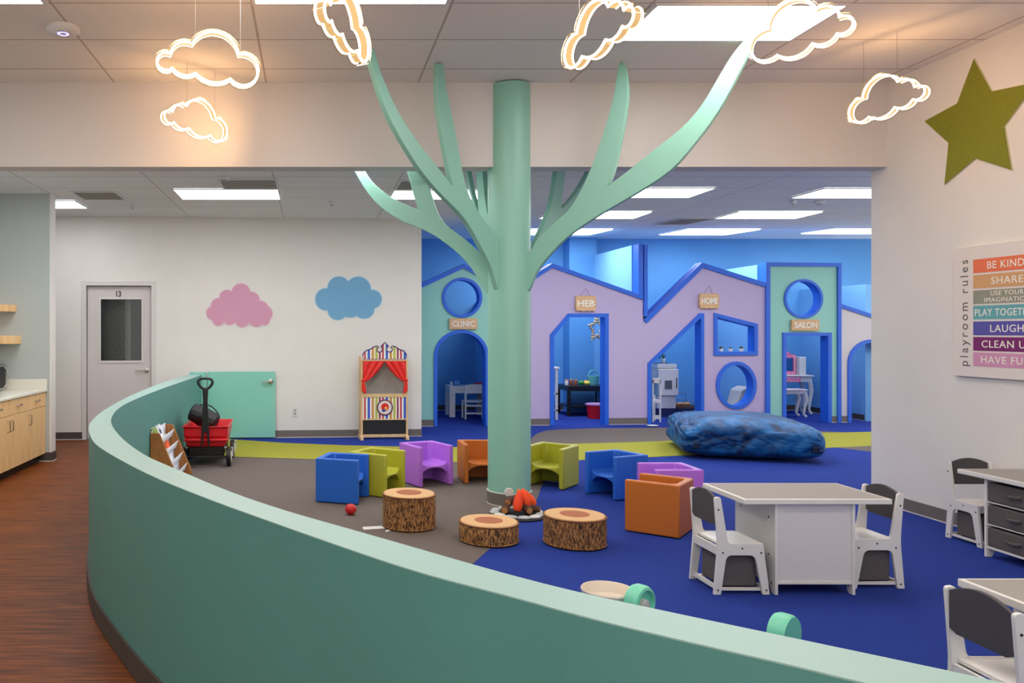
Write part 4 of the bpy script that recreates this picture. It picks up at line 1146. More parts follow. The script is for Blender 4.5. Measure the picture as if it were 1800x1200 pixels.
def make_table(label, drawers):
    """long axis local x, drawers face local -y"""
    t = thing('play_table', label, 'table', (0,0,0), 0, 'white and grey play tables')
    MB().box(-TW/2, TW/2, -TD/2, TD/2, TZ-.028, TZ).build('tabletop', M_WHITE, t, bevel=.003)
    MB().box(-TW/2+.016, TW/2-.016, -TD/2+.016, TD/2-.016, TZ-.004, TZ+.0012).build('top_inlay', M_GREYTOP, t)
    bw, bd = .425, .40
    for s in (-1, 1):
        x0 = s*bw/2; x1 = x0-s*.016
        pts = [(-bd/2, 0), (-bd/2, TZ-.028), (bd/2, TZ-.028), (bd/2, 0), (bd/2-.035, 0), (bd/2-.06, .045), (-bd/2+.06, .045), (-bd/2+.035, 0)]
        sp_ = MB().prism(pts, min(x0, x1), max(x0, x1), 'x').build('side_panel', M_WHITE, t, bevel=.0015)
        for (y, z) in ((-.14,.40),(.14,.40),(-.14,.20),(.14,.20),(-.165,.055),(.165,.055)):
            MB().lathe([(0, 0), (.0052, 0), (.0045, s*.0015), (0, s*.0018)], 12, c=(x0, y, z), axis='x').build('screw_cap', M_SCREW, sp_)
    iw = bw/2-.016
    MB().box(-iw, iw, -bd/2+.005, bd/2-.005, .055, .069).build('bottom_board', M_WHITE, t)
    if not drawers:
        MB().box(-iw, iw, -bd/2+.012, -bd/2+.022, .069, TZ-.03).build('front_panel', mat('white_panel', (214,210,210), .55), t)
        MB().box(-iw, iw, bd/2-.022, bd/2-.012, .069, TZ-.03).build('back_panel', mat('white_panel', (0,0,0)), t)
    else:
        MB().box(-iw, iw, bd/2-.022, bd/2-.012, .069, TZ-.03).build('back_panel', mat('white_panel', (214,210,210), .55), t)
        for k in range(3):
            z0 = .071+k*.138
            if k: MB().box(-iw, iw, -bd/2+.005, bd/2-.03, z0-.008, z0-.002).build('shelf', M_WHITE, t)
            dd = MB().box(-iw+.004, iw-.004, -bd/2+.004, bd/2-.04, z0, z0+.114).build('fabric_drawer', M_FABRIC, t, bevel=.006)
            MB().tube([(-.04, -bd/2+.004, z0+.065), (-.032, -bd/2-.012, z0+.062), (0, -bd/2-.018, z0+.06), (.032, -bd/2-.012, z0+.062), (.04, -bd/2+.004, z0+.065)], .009, 8).build('pull_handle', M_FABRIC, dd)
    return t
FZ = .0045
t1 = make_table('white play table with grey top between two chairs, centre right', False)
t1.location = (2.665, 4.43, FZ)
t3 = dup(t1, (2.70, 2.635, FZ), 0, 'white play table cut off at the lower right corner')
t2 = make_table('white play table with three grey fabric drawers by the right wall', True)
t2.location = (4.375, 4.75, FZ); t2.rotation_euler.z = -PI/2
k1 = make_kid_chair('white kids chair with charcoal back, left of the centre play table')
k1.location = (2.13, 4.375, FZ)
dup(k1, (3.215, 4.475, FZ), PI, 'white kids chair with charcoal back, right of the centre play table')
dup(k1, (4.445, 5.43, FZ), -PI/2, 'white kids chair at the drawer table against the right wall')
dup(k1, (2.185, 2.63, FZ), 0, 'white kids chair nearest the viewer at the lower right corner')

# ------------------------------------------------------------------ ride-on toy and loose wheel by the half wall
a = G(1124, 1029, .18); wa = math.radians(-54)
wn = Vector((math.cos(wa), math.sin(wa)))
tc0 = a.to_2d()-wn*.17
t = thing('ride_on_cart', 'beige toddler cart with a mint wheel behind the half wall', 'toy cart', (tc0.x, tc0.y, .005), wa)
MB().lathe([(0,.03),(.10,.03),(.122,.06),(.130,.112),(.126,.118),(.121,.112),(.112,.065),(.09,.045),(0,.042)], 40).build('tub', M_BEIGETOY, t)
MB().lathe([(0, 0), (.05, 0), (.06, .03), (0, .03)], 24).build('base', M_BEIGETOY, t)
def wheel(parent, x, y, zc_, r, th):
    w_ = MB().lathe([(r*.25, -th/2), (r*.72, -th/2), (r*.92, -th/2+.004), (r, -th*.25), (r, th*.25), (r*.92, th/2-.004), (r*.78, th/2), (r*.7, th/2-.02), (r*.25, th/2-.022)], 36, axis='x', c=(x, y, zc_)).build('wheel', M_MINTTOY, parent)
    MB().lathe([(0, -th/2-.006), (r*.3, -th/2-.006), (r*.3, th/2-.01), (r*.26, th/2+.002), (0, th/2+.004)], 24, axis='x', c=(x, y, zc_)).build('hub', mat('hub_cream', (206,202,192), .4), w_)
wheel(t, .17, 0, .09, .09, .075)
b = G(1378, 1080, .18)
t = thing('push_toy', 'mint push toy wheel poking up alone behind the half wall, nearest the viewer', 'push toy', (b.x, b.y, .005), wa)
w_ = MB().lathe([(.066, -.036), (.083, -.036), (.09, -.02), (.09, .02), (.083, .036), (.066, .036)], 36, axis='x', c=(0, 0, .09)).build('wheel', M_MINTTOY, t)
MB().lathe([(0, -.036), (.07, -.036), (.07, -.024), (0, -.024)], 32, axis='x', c=(0, 0, .09)).build('disc', M_MINTTOY, w_)

# ------------------------------------------------------------------ book rack
t = thing('book_rack', 'oak sling book rack leaning against the inside of the half wall', 'bookshelf', (-1.44, 7.13, .006), 0)
prof = [(0, 0), (.27, 0), (.27, .02), (.085, .475), (.075, .485), (0, .485)]
for y in (0, .69):
    MB().prism(prof, y, y+.018).build('side_panel', M_OAK, t, bevel=.003)
MB().box(0, .012, .018, .69, .02, .06).build('rear_rail', M_OAK, t)
M_SLING = mat('white_canvas', (214,216,222), .9)
rows = [(.075, .44), (.115, .33), (.16, .22), (.205, .11)]
for (x, z) in rows:
    mb = MB()
    P = [(x+.018, z-.0), (x-.005, z-.07), (x-.04, z-.10), (x-.065, z-.03), (x-.07, z+.06)]
    P = [(max(.008, q[0]), max(.012, q[1])) for q in P]
    q = [Vector((a_, b_)) for a_, b_ in P]
    V0 = [mb.bm.verts.new((p_.x, .02, p_.y)) for p_ in q]; V1 = [mb.bm.verts.new((p_.x, .688, p_.y)) for p_ in q]
    for i in range(len(q)-1): mb.bm.faces.new((V0[i], V0[i+1], V1[i+1], V1[i]))
    o = mb.build('canvas_sling', M_SLING, t, smooth=60); sm = o.modifiers.new('s', 'SOLIDIFY'); sm.thickness = .004
books = [(0, .05, .19, (120,150,50), 'green picture book on the top row of the rack, nearest the viewer'), (0, .25, .2, (226,226,232), 'white picture book with dark art on the top row of the rack'), (1, .35, .19, (226,92,40), 'orange picture book on the second row of the rack'),
         (1, .10, .19, (206,196,204), 'pale picture book on the second row of the rack'), (2, .28, .2, (214,218,226), 'pale blue picture book on the third row of the rack')]
for (r, y, wd, rgb, lb) in books:
    x, z = rows[r]
    tt = thing('picture_book', lb, 'book', (-1.44+x-.022, 7.13+y, .006+z-.065), 0, 'picture books in the sling rack'); tt.rotation_euler.y = -.38
    MB().box(-.004, .004, 0, wd, 0, .15).build('cover', mat('book_%d_%d' % rgb[:2], rgb, .5, var=.35, scale=14), tt)
    MB().box(-.0025, .0025, .004, wd-.003, .002, .153).build('page_block', M_WHITE, tt)
    if r == 0 and y > .2: MB().ball((.0045, wd*.5, .09), .04, 2, (.06, 1, .7)).build('cover_art', mat('art_navy', (44,44,96), .5), tt)

# ------------------------------------------------------------------ red wagon and bag
wx, wy = -1.09, 8.22
t = thing('red_wagon', 'red toy wagon with a black upright handle beside the mint gate', 'wagon', (wx, wy, .006), math.radians(2))
def shell(x, y0, y1, z0, z1, flare, th=.012):
    mb = MB()
    def lp(dx, dy, z): return [mb.bm.verts.new(p) for p in ((-x-dx, y0-dy, z), (x+dx, y0-dy, z), (x+dx, y1+dy, z), (-x-dx, y1+dy, z))]
    L = [lp(-.02, -.02, z0), lp(0, 0, z0+.03), lp(flare*.4, flare*.4, z0+(z1-z0)*.45), lp(flare*.45+.012, flare*.45+.012, z0+(z1-z0)*.5), lp(flare, flare, z1-.02), lp(flare+.022, flare+.022, z1), lp(flare, flare, z1+.002),
         lp(flare-th, flare-th, z1-.02), lp(-th, -th, z0+.04)]
    mb.bm.faces.new(L[0][::-1])
    for A_, B_ in zip(L[:-1], L[1:]):
        for i in range(4): mb.bm.faces.new((A_[i], A_[(i+1) % 4], B_[(i+1) % 4], B_[i]))
    mb.bm.faces.new(L[-1]); return mb
shell(.205, .02, .66, .20, .415, .02).build('body', M_RED, t, bevel=.012, seg=3)
MB().box(-.225, .225, -.012, .03, .26, .29).build('front_lip', M_RED, t, bevel=.012, seg=3)
MB().box(-.185, .185, .06, .62, .105, .20).build('undercarriage', M_BLACK, t, bevel=.01)
for yy in (.05, .60):
    MB().tube([(-.22, yy, .10), (.22, yy, .10)], .009, 8).build('axle', M_BLACK, t)
    for s in (-1, 1):
        w_ = MB().lathe([(0, -.018), (.075, -.022), (.094, -.022), (.1, -.014), (.1, .014), (.094, .022), (.075, .022), (0, .018)], 32, axis='x', c=(s*.235, yy, .10)).build('wheel', M_BLACK, t)
        MB().lathe([(0, 0), (.062, 0), (.060, s*.006), (.02, s*.010), (0, s*.010)], 28, axis='x', c=(s*.255, yy, .10)).build('hub_cap', mat('hub_cap_cream', (220,212,190), .4), w_)
    for s in (-1, 1):
        MB().tube([(s*.19, yy, .19), (s*.272, yy, .19), (s*.272, yy, .10)], .007, 8).build('wheel_bracket', M_WHITED, t)
hd = MB().prism([(-.046, .22), (-.036, .42), (-.023, .68), (-.03, .805), (.03, .805), (.023, .68), (.036, .42), (.046, .22), (.026, .22), (.017, .36), (-.017, .36), (-.026, .22)], -.06, -.032).build('handle', M_BLACK, t, bevel=.005)
grip = [(.0, .80), (.035, .815), (.066, .85), (.072, .885), (.045, .908), (0, .912), (-.045, .908), (-.072, .885), (-.066, .85), (-.035, .815)]
sg = [q for q in smooth_path([(x, -.046, z) for x, z in grip]+[(grip[0][0], -.046, grip[0][1])], 3)][:-1]
MB().tube(sg, .014, 8, True).build('grip', M_BLACK, hd)
t = thing('duffel_bag', 'black cylindrical bag lying tilted in the red wagon', 'bag', (-1.16, 8.60, .475), 0)
t.rotation_euler = Vector((.90, -.14, -.42)).to_track_quat('Z', 'Y').to_euler()
M_NYLON = mat('black_nylon', (26,26,29), .55, var=.3, scale=15, bump=.3, bscale=30)
MB().lathe([(0, -.155), (.085, -.152), (.098, -.138), (.104, 0), (.098, .138), (.085, .152), (0, .155)], 14).build('bag_body', M_NYLON, t, bevel=.004, smooth=20)
MB().lathe([(.104, -.03), (.109, -.03), (.109, .0), (.104, .0)], 28).build('band', M_BLACK, t)
MB().tube([(.03, .085+.05*math.sin(PI*k/10), -.12+.26*k/10) for k in range(11)], .007, 8).build('carry_strap', M_BLACK, t)

# ------------------------------------------------------------------ alcove: cabinets, worktop, shelves, microwave
FX = -2.86
def cabinet(y0, y1, handle_side, label):
    t = thing('base_cabinet', label, 'cabinet', (FX, y0, 0), 0, 'maple base cabinets in the alcove')
    wd = y1-y0
    MB().box(-.62, -.02, .001, wd-.001, .09, .752).build('carcass', M_WOOD, t)
    MB().box(-.60, -.07, .001, wd-.001, .0, .09).build('toe_kick', M_BLACK, t)
    dr_ = MB().box(-.02, 0, .002, wd-.002, .602, .748).build('drawer', M_WOOD, t, bevel=.0015)
    MB().tube([(0, wd/2-.06, .685), (.022, wd/2-.05, .678), (.024, wd/2, .676), (.022, wd/2+.05, .678), (0, wd/2+.06, .685)], .005, 8).build('handle', M_STEEL, dr_)
    d_ = MB().box(-.02, 0, .002, wd-.002, .092, .598).build('door', M_WOOD, t, bevel=.0015)
    hy = .04 if handle_side == 'l' else wd-.04
    MB().tube([(0, hy, .555), (.026, hy, .55), (.028, hy, .50), (.026, hy, .455), (0, hy, .45)], .005, 8).build('handle', M_STEEL, d_)
cabinet(8.045, 8.585, 'l', 'maple base cabinet at the end of the run, against the alcove wall')
cabinet(7.55, 8.043, 'l', 'maple base cabinet second from the alcove wall')
cabinet(7.05, 7.548, 'r', 'maple base cabinet cut by the left edge of the photo')
t = thing('worktop', 'cream worktop with upstand over the maple cabinets', 'worktop', (0, 0, 0))
MB().box(LX+.002, FX+.02, 6.9, 8.588, .753, .78).build('slab', M_COUNTER, t, bevel=.005)
MB().box(LX+.002, FX+.015, 8.566, 8.588, .78, .885).build('upstand', M_COUNTER, t, bevel=.003)
MB().box(LX+.002, LX+.022, 6.9, 8.566, .78, .885).build('upstand', M_COUNTER, t, bevel=.003)
for (v0, v1, ue, lb) in ((590, 604.5, 22.5, 'lower of two short maple shelves on the alcove wall'), (535, 547, 14.5, 'upper of two short maple shelves on the alcove wall')):
    Ys = 8.35; za, zb_ = H-(v0-CV)*Ys/F, H-(v1-CV)*Ys/F; xe = (ue-CU)*Ys/F
    tag(MB().box(LX+.003, xe, Ys, 8.588, zb_, za).build('floating_shelf', M_WOOD, bevel=.003), lb, 'shelf', 'maple shelves in the alcove')
t = thing('microwave', 'silver and black microwave at the left edge on the cream worktop', 'microwave', (LX+.03, 7.93, .782))
MB().box(0, .27, 0, .47, .008, .275).build('case', mat('micro_case', (60,60,62), .35), t, bevel=.004)
MB().box(.27, .285, .0, .47, .012, .272).build('door', M_BLACK, t, bevel=.003)
MB().box(.286, .288, .0, .47, .25, .27).box(.286, .288, .0, .47, .012, .03).build('door_band', M_STEEL, t)
MB().tube([(.285, .42, .03), (.31, .435, .07), (.318, .44, .14), (.31, .435, .21), (.285, .42, .25)], .008, 8).build('handle', M_STEEL, t)
for yy in (.03, .42):
    for xx in (.03, .24): MB().lathe([(0, 0), (.012, 0), (.012, .01), (0, .01)], 10, c=(xx, yy, 0)).build('foot', M_BLACK, t)

# ------------------------------------------------------------------ inside the little rooms
def simple_table(name, label, cat, c, wd, dp, ht, m, leg=.05, top=.03, apron=.0, shelf=None, rz=0):
    t = thing(name, label, cat, (c[0], c[1], .005), rz)
    MB().box(-wd/2, wd/2, -dp/2, dp/2, ht-top, ht).build('tabletop', m, t, bevel=.003)
    for sx in (-1, 1):
        for sy in (-1, 1):
            x, y = sx*(wd/2-leg/2), sy*(dp/2-leg/2)
            MB().box(x-leg/2, x+leg/2, y-leg/2, y+leg/2, 0, ht-top).build('leg', m, t, bevel=.002)
    if apron:
        for sy in (-1, 1):
            MB().box(-wd/2+leg, wd/2-leg, sy*(dp/2-.02)-.008, sy*(dp/2-.02)+.008, ht-top-apron, ht-top).build('apron', m, t)
        for sx in (-1, 1):
            MB().box(sx*(wd/2-.02)-.008, sx*(wd/2-.02)+.008, -dp/2+leg, dp/2-leg, ht-top-apron, ht-top).build('apron', m, t)
    if shelf: MB().box(-wd/2+.01, wd/2-.01, -dp/2+.01, dp/2-.01, shelf, shelf+.02).build('lower_shelf', m, t)
    return t
# clinic
Yt = 12.95
x0_ = (792-CU)*Yt/F
tc_ = (x0_+.30, Yt+.25)
simple_table('activity_table', 'white activity table inside the arched mint doorway', 'table', tc_, .62, .46, .50, M_WHITED, .09, .04, .07)
tag(MB().box(-.05, .05, -.04, .04, 0, .085).build('toy_box', mat('toy_blue', (60,130,196), .5), bevel=.006, loc=(x0_+.14, Yt+.25, .507)), 'blue toy box on the white table in the mint room', 'toy')
tag(MB().lathe([(0, 0), (.022, 0), (.024, .05), (.012, .065), (0, .066)], 16).build('toy_jar', M_WHITE, loc=(x0_+.05, Yt+.2, .507)), 'little white jar beside the blue toy box', 'jar')
t = thing('toy_tray', 'dark red toy tray at the right of the white table in the mint room', 'tray', (x0_+.5, Yt+.2, .507))
MB().box(-.09, .09, -.06, .06, 0, .02).build('tray', M_BLACK, t, bevel=.003); MB().box(-.06, .06, -.03, .03, .02, .05).build('lid', M_RED, t, bevel=.006)
Yc_ = 12.67; xc = (836-CU)*Yc_/F
t = thing('slat_chair', 'small white slat-back chair at the white table in the mint room', 'chair', (xc, Yc_, .005))
W_ = .16
for sx in (-1, 1):
    MB().box(sx*W_-.014, sx*W_+.014, -.02, .008, 0, .53).build('rear_leg', M_WHITED, t, bevel=.003)
    MB().box(sx*W_-.014, sx*W_+.014, .24, .268, 0, .27).build('front_leg', M_WHITED, t, bevel=.003)
MB().box(-W_-.01, W_+.01, -.02, .27, .27, .29).build('seat', M_WHITED, t, bevel=.003)
MB().prism([(-W_, .41), (W_, .41), (W_, .53), (W_*.5, .555), (-W_*.5, .555), (-W_, .53)], -.014, .004).build('backrest', M_WHITED, t, bevel=.003)
for z in (.08, .20): MB().box(-W_, W_, -.012, .0, z, z+.03).build('stretcher', M_WHITED, t)
# shop
Yt = 13.15
xl_ = (998-CU)*13.05/F
M_BLK = mat('black_lacquer', (14,13,14), .35)
st = simple_table('display_table', 'black table with lower shelf inside the cut-corner doorway', 'table', (xl_+.36, 13.37), .72, .62, .50, M_BLK, .055, .035, .05, .15)
def jar(dx, rgb, lb):
    t = thing('toy_jar', lb, 'jar', (xl_+dx, 13.3, .506), 0, 'toy jars on the black table')
    MB().lathe([(0, 0), (.03, 0), (.032, .06), (.026, .075), (0, .075)], 16).build('jar_body', mat('jar_%d' % rgb[0], rgb, .5), t)
    MB().lathe([(0, .074), (.028, .074), (.028, .098), (0, .098)], 16).build('lid', mat('jar_lid', (196,150,110), .5), t)
jar(.06, (214,210,205), 'white toy jar, leftmost on the black table'); jar(.135, (120,60,44), 'brown toy jar, second on the black table'); jar(.21, (132,72,52), 'brown toy jar, nearest the toy fruit on the black table')
for i, (dx, dy, rgb, lb) in enumerate(((.30, 0, (60,150,70), 'green toy fruit on the black table'), (.39, .05, (226,130,60), 'orange toy fruit on the black table'), (.36, -.1, (226,210,90), 'yellow toy fruit at the front of the black table'))):
    tag(MB().ball((0,0,.04), .04, 3, (1.3,1,.9)).build('toy_fruit', mat('fruit_%d' % rgb[0]+str(i), rgb, .5), loc=(xl_+dx, 13.28+dy, .508)), lb, 'toy', 'toy fruit on the black table')
t = thing('toy_basket', 'teal toy basket with handle on the right of the black table', 'basket', (xl_+.52, 13.35, .506), .3)
MB().lathe([(0, 0), (.07, 0), (.095, .12), (.10, .15), (.09, .148), (.065, .01), (0, .01)], 20).build('basket', mat('teal_plastic', (104,190,186), .5), t)
MB().tube([(.095*math.cos(PI*k/12), 0, .14+.10*math.sin(PI*k/12)) for k in range(13)], .010, 8).build('handle', mat('teal_plastic', (0,0,0)), t)
t = thing('storage_bin', 'red plastic bin on the floor before the black table', 'bin', ((1049-CU)*12.82/F, 12.82, .005))
MB().lathe([(0, 0), (.14, 0), (.165, .2), (.178, .205), (.178, .225), (.16, .225), (.135, .01), (0, .01)], 24).xf(Matrix.Diagonal((1.0,.8,1,1))).build('bin', M_RED, t)
MB().lathe([(.15, .215), (.182, .215), (.184, .236), (.17, .24), (.150, .236)], 24).xf(Matrix.Diagonal((1.0,.8,1,1))).build('rim', mat('lilac_plastic', (206,160,206), .4), t)
xs = (978.5-CU)*12.6/F
t = thing('toy_shelf', 'white toy shelf post just inside the cut-corner doorway on the left', 'shelf', (xs-.52, 12.6, .005))
MB().box(0, .56, -.02, .32, .80, .83).build('shelf_top', M_WHITED, t, bevel=.003)
for x in (.0, .50):
    for y in (0, .28): MB().box(x, x+.04, y, y+.03, 0, .80).build('post', M_WHITED, t)
for z in (.14, .40): MB().box(0, .54, 0, .31, z, z+.02).build('shelf_board', M_WHITED, t)
# star lamp hanging at the partition
t = thing('marquee_star', 'striped marquee star outline hanging in the cut-corner doorway', 'star', (0, 0, 0))
cs = PY(1049, 578, 13.2); t.location = (cs.x, cs.y, cs.z)
stp = []
for k in range(10):
    a = PI/2+2*PI*k/10; r = .21 if k % 2 == 0 else .10; stp.append((r*.62*math.cos(a), r*1.02*math.sin(a)))
M_MARQ = stripe_mat('marquee_stripes', [(.5, (214,200,176)), (.5, (52,36,30))], .02, 0)
sm_ = []
for i in range(10):
    a_, b_ = Vector(stp[i]), Vector(stp[(i+1) % 10])
    for k in range(6): sm_.append(a_+(b_-a_)*k/6)
MB().tube([(p_.x, 0, p_.y) for p_ in sm_], .023, 8, True).build('star_outline', mat('marquee_wood', (206,186,156), .6), t)
for i in range(0, 60, 2):
    pass
mb = MB()
for i in range(1, 60, 2):
    p_ = sm_[i]; q_ = sm_[(i+1) % 60]; d_ = (q_-p_).normalized()*.006
    mb.tube([(p_.x-d_.x, 0, p_.y-d_.y), (p_.x+d_.x, 0, p_.y+d_.y)], .0245, 8)
mb.build('dark_band', mat('marquee_dark', (46,32,28), .6), t)
MB().tube([(0, 0, .21), (0, .0, .34)], .003, 5).build('hanger', M_STEEL, t)
# home
Yk = 13.0
xk0, xk1 = (1155-CU)*Yk/F, (1188-CU)*Yk/F
t = thing('toy_kitchen', 'white toy fridge cabinet with dispenser inside the slanted doorway', 'toy kitchen', (xk0, Yk, .005))
wk = xk1-xk0
zk = lambda v: H-(v-CV)*Yk/F
MB().box(0, wk, 0, .35, .0, zk(718)).build('lower_block', mat('navy_block', (20,36,84), .7), t)  # navy box from the floor up to the drawer
MB().box(0, wk, .0, .35, zk(718), zk(696)).build('drawer', M_WHITED, t, bevel=.004)
MB().box(.0, wk, .01, .35, zk(696), zk(640)).build('case', M_WHITED, t, bevel=.004)
MB().box(.0, wk+.02, -.05, .01, zk(695), zk(649)).build('door', M_WHITED, t, bevel=.006)
MB().box(wk*.34, wk*.72, -.058, -.048, zk(684), zk(668.5)).build('dispenser', mat('dispenser_grey', (84,88,100), .5), t, bevel=.003)
MB().box(wk*.94, wk*.98, -.062, -.05, zk(682), zk(664)).build('handle', M_BLACK, t, bevel=.003)
MB().box(-.005, wk+.005, -.02, .36, zk(647), zk(640)).build('top_cap', M_WHITED, t, bevel=.004)
MB().box(-.25, -.004, .05, .36, zk(671), zk(667)).build('side_counter', M_WHITED, t); MB().box(-.25, -.004, .3, .36, .0, zk(640)).build('side_back', mat('kitchen_grey', (150,160,176), .6), t)
pz = zk(640)+.006
t = thing('potted_plant', 'small plant in a white pot on top of the toy fridge', 'plant', (xk0+wk*.5, Yk+.12, pz))
MB().lathe([(0, 0), (.028, 0), (.036, .085), (.03, .085), (0, .07)], 16).build('pot', M_WHITE, t)
M_LEAF = mat('leaf_green', (44,92,72), .6)
lf = MB()
for k in range(9):
    a = 2*PI*k/9; lf.ball((.04*math.cos(a)-.03, .03*math.sin(a), .11+.02*(k % 4)), .028, 2, (.6,.35,1.3), Matrix.Rotation(a, 3, 'Z') @ Matrix.Rotation(.5, 3, 'Y'))
lf.build('foliage', M_LEAF, t)
t = thing('high_chair', 'narrow white toy chair at the left edge of the slanted doorway', 'chair', ((1149-CU)*12.35/F, 12.35, .005))
for sx, sy in ((-1,-1),(1,-1),(-1,1),(1,1)):
    MB().box(sx*.055-.012, sx*.055+.012, sy*.1-.012, sy*.1+.012, 0, .66 if sx < 0 or sy < 0 else .4).build('leg', M_WHITED, t, bevel=.003)
MB().box(-.065, .065, -.11, .11, .30, .34).build('seat', M_WHITED, t); MB().box(-.065, .065, -.11, -.095, .05, .11).build('stretcher', M_WHITED, t)
MB().prism([(-.067, .60), (.067, .60), (.05, .68), (-.067, .68)], -.112, -.088).build('backrest', M_WHITED, t)
Yr = 13.2; a = PY(1191, 718, Yr); b = PY(1220, 697, Yr)
t = thing('wire_basket', 'low wire rack of brown play food beside the toy fridge', 'basket', (a.x, Yr, .005))
wd = b.x-a.x; zl = a.z
MB().box(0, wd, 0, .3, .0, max(.02, zl)).build('base', mat('navy_block', (0,0,0)), t)
MB().box(0.01, wd-.01, .01, .29, zl, zl+.03).build('shelf_board', mat('brown_board', (96,70,52), .7), t)
MB().tube([(0, 0, zl+.02), (0, 0, zl+.16), (wd, 0, zl+.10), (wd, 0, zl+.02)], .006, 6).build('wire_frame', M_STEEL, t)
MB().tube([(0, .3, zl+.02), (0, .3, zl+.22), (wd, .3, zl+.22), (wd, .3, zl+.02)], .006, 6).build('wire_frame', M_STEEL, t)
for k in range(4):
    tag(MB().ball((0,0,.03), .035, 2, (1.4,1,.8)).build('play_food', mat('bread_tan', (190,140,92), .8), loc=(a.x+.05+.06*k, Yr+.1+.03*(k % 2), .005+zl+.033)), ('tan play bread, %s in the wire rack by the toy fridge' % ('leftmost', 'second from left', 'third from left', 'rightmost')[k]), 'play food', 'play food in the wire rack')
wp_ = G(1147, 750, 0)
tag(MB().ball((0,0,.012), .075, 3, (1.2,.7,.16)).build('flat_toy', M_WHITE, loc=(wp_.x, wp_.y, .008)), 'small flat white toy on the carpet at the foot of the slanted doorway', 'toy')
# three little pots on the shelf window
for (u, lb) in ((1268.5, 'left of three tiny cactus pots in the slanted shelf window'), (1285.5, 'middle of three tiny cactus pots in the slanted shelf window'), (1304.5, 'right of three tiny cactus pots in the slanted shelf window')):
    lx, lz = FP.L(u, 617.8, .03)
    pnt = FP.W(lx, .05, win_i[3][1]+.002)
    t = thing('cactus_pot', lb, 'plant', pnt, 0, 'cactus pots in the shelf window')
    MB().lathe([(0, 0), (.026, 0), (.031, .045), (.026, .045), (0, .038)], 16).build('pot', M_WHITE, t)
    MB().ball((0, 0, .055), .026, 2, (1,1,.9 if u != 1285.5 else .35)).build('cactus', mat('cactus_green', (38,72,56), .7), t)
# armchair behind the oval window
Ya = 12.6; ca = PY(1277, 718, Ya)
t = thing('lounge_chair', 'pale grey reclined toy chair seen through the oval window', 'chair', (ca.x, Ya, .005))
M_GCH = mat('pale_grey_seat', (176,178,180), .7)
zs = H-(712-CV)*Ya/F
MB().prism([(-.30, zs+.06), (.10, zs-.06), (.12, zs-.02), (-.28, zs+.09)], -.16, .16).build('seat', M_GCH, t, bevel=.015)
MB().prism([(.06, zs-.06), (.14, zs-.06), (.30, zs+.28), (.25, zs+.30), (.14, zs+.24)], -.16, .16).build('backrest', M_GCH, t, bevel=.02)
for sx in (-.2, .12):
    for sy in (-.13, .13): MB().box(sx-.015, sx+.015, sy-.015, sy+.015, 0, zs).build('leg', M_WHITED, t)
# salon vanity and stool
Yv = 13.35
def VP(u, v): return PY(u, v, Yv)
vx0, vx1 = VP(1366, 660).x, VP(1430.5, 660).x
t = thing('vanity_table', 'white toy vanity with pink dotted mirror in the square doorway', 'vanity', (vx0, Yv, .005))
ztt = VP(1400, 660).z; wv_ = vx1-vx0
M_PINK = mat('pink_paint', (226,108,158), .5)
MB().box(0, wv_, -.02, .3, ztt-.02, ztt).build('tabletop', M_WHITED, t, bevel=.004)
MB().box(.03, wv_-.03, .0, .28, ztt-.11, ztt-.02).build('apron', M_WHITED, t)
xd1 = VP(1407, 660).x-vx0
dr_ = MB().box(.04, xd1, -.012, .0, ztt-.115, ztt-.022).build('drawer', M_PINK, t, bevel=.003)
dots = MB()
for i in range(6):
    for j in range(2): dots.lathe([(0, -.0145), (.012, -.0145), (.012, -.0115), (0, -.0115)], 10, axis='y', c=(.07+i*.05+(j % 2)*.025, 0, ztt-.09+j*.045))
dots.build('dots', M_WHITE, dr_)
def cab_leg(parent, x, y, z1, dx):
    MB().tube([(x, y, z1), (x+dx*.03, y, z1*.72), (x+dx*.005, y, z1*.4), (x-dx*.01, y, z1*.15), (x+dx*.03, y, .015)], [.04, .036, .026, .02, .024], 10).build('leg', M_WHITED, parent)
for x, dx in ((.05, -1), (wv_-.06, 1)):
    for y in (.02, .25): cab_leg(t, x, y, ztt-.1, dx)
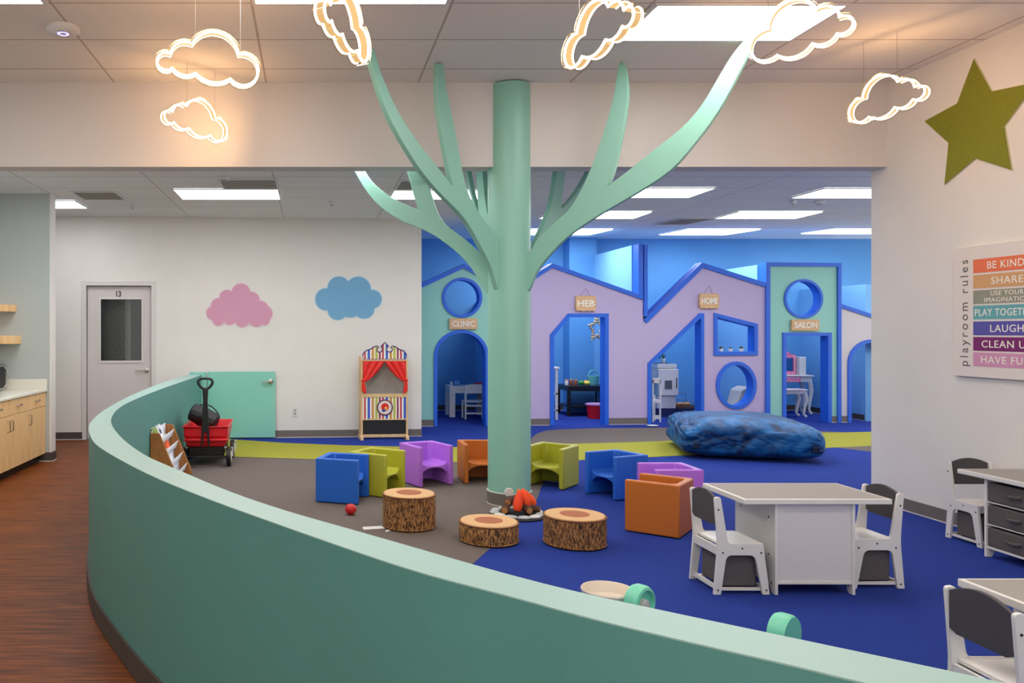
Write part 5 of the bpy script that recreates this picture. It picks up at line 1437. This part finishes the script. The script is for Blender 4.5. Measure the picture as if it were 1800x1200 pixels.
mx0, mx1 = VP(1384, 650).x-vx0, VP(1412, 650).x-vx0; mz1 = VP(1398, 625).z; mc = (mx0+mx1)/2
outer = [(mx0, ztt), (mx1, ztt), (mx1, mz1), (mc+.05, mz1+.015), (mc, VP(1398, 619).z), (mc-.05, mz1+.015), (mx0, mz1)]
inner = [(mx0+.045, ztt+.06), (mx1-.045, ztt+.06), (mx1-.045, mz1-.05), (mx0+.045, mz1-.05)]
mf = holed([outer, inner], .20, .23).build('mirror_frame', M_PINK, t)
dots = MB()
for k in range(8):
    for xx in (mx0+.022, mx1-.022): dots.lathe([(0, .197), (.011, .197), (.011, .2005), (0, .2005)], 10, axis='y', c=(xx, 0, ztt+.03+k*(mz1-ztt-.05)/7))
for k in range(4):
    for zz in (ztt+.028, mz1-.02): dots.lathe([(0, .197), (.011, .197), (.011, .2005), (0, .2005)], 10, axis='y', c=(mx0+.06+k*(mx1-mx0-.12)/3, 0, zz))
dots.build('dots', M_WHITE, mf)
MB().box(mx0+.04, mx1-.04, .21, .22, ztt+.055, mz1-.045).build('mirror', mat('mirror', (120,150,180), .05, metal=1), t)
xw0, xw1 = VP(1413, 650).x-vx0, VP(1425, 650).x-vx0
MB().box(xw0, xw1, .12, .26, ztt, VP(1420, 628).z).build('side_wing', M_WHITED, t, bevel=.006)
MB().box(VP(1372, 650).x-vx0, mx0-.005, .12, .26, ztt, VP(1420, 628).z).build('side_wing', M_WHITED, t, bevel=.006)
Ys_ = 13.0; s0, s1 = PY(1368, 690, Ys_).x, PY(1413, 690, Ys_).x; zst = PY(1400, 684, Ys_).z
t = thing('vanity_stool', 'white stool with curved legs before the toy vanity', 'stool', (s0, Ys_, .005))
MB().box(0, s1-s0, -.12, .14, zst-.02, zst).build('seat', mat('stool_pink_white', (222,204,214), .5), t, bevel=.006)
MB().box(.02, s1-s0-.02, -.1, .12, zst-.075, zst-.02).build('apron', M_WHITED, t)
for x, dx in ((.04, -1), (s1-s0-.05, 1)):
    for y in (-.09, .11): cab_leg(t, x, y, zst-.05, dx)
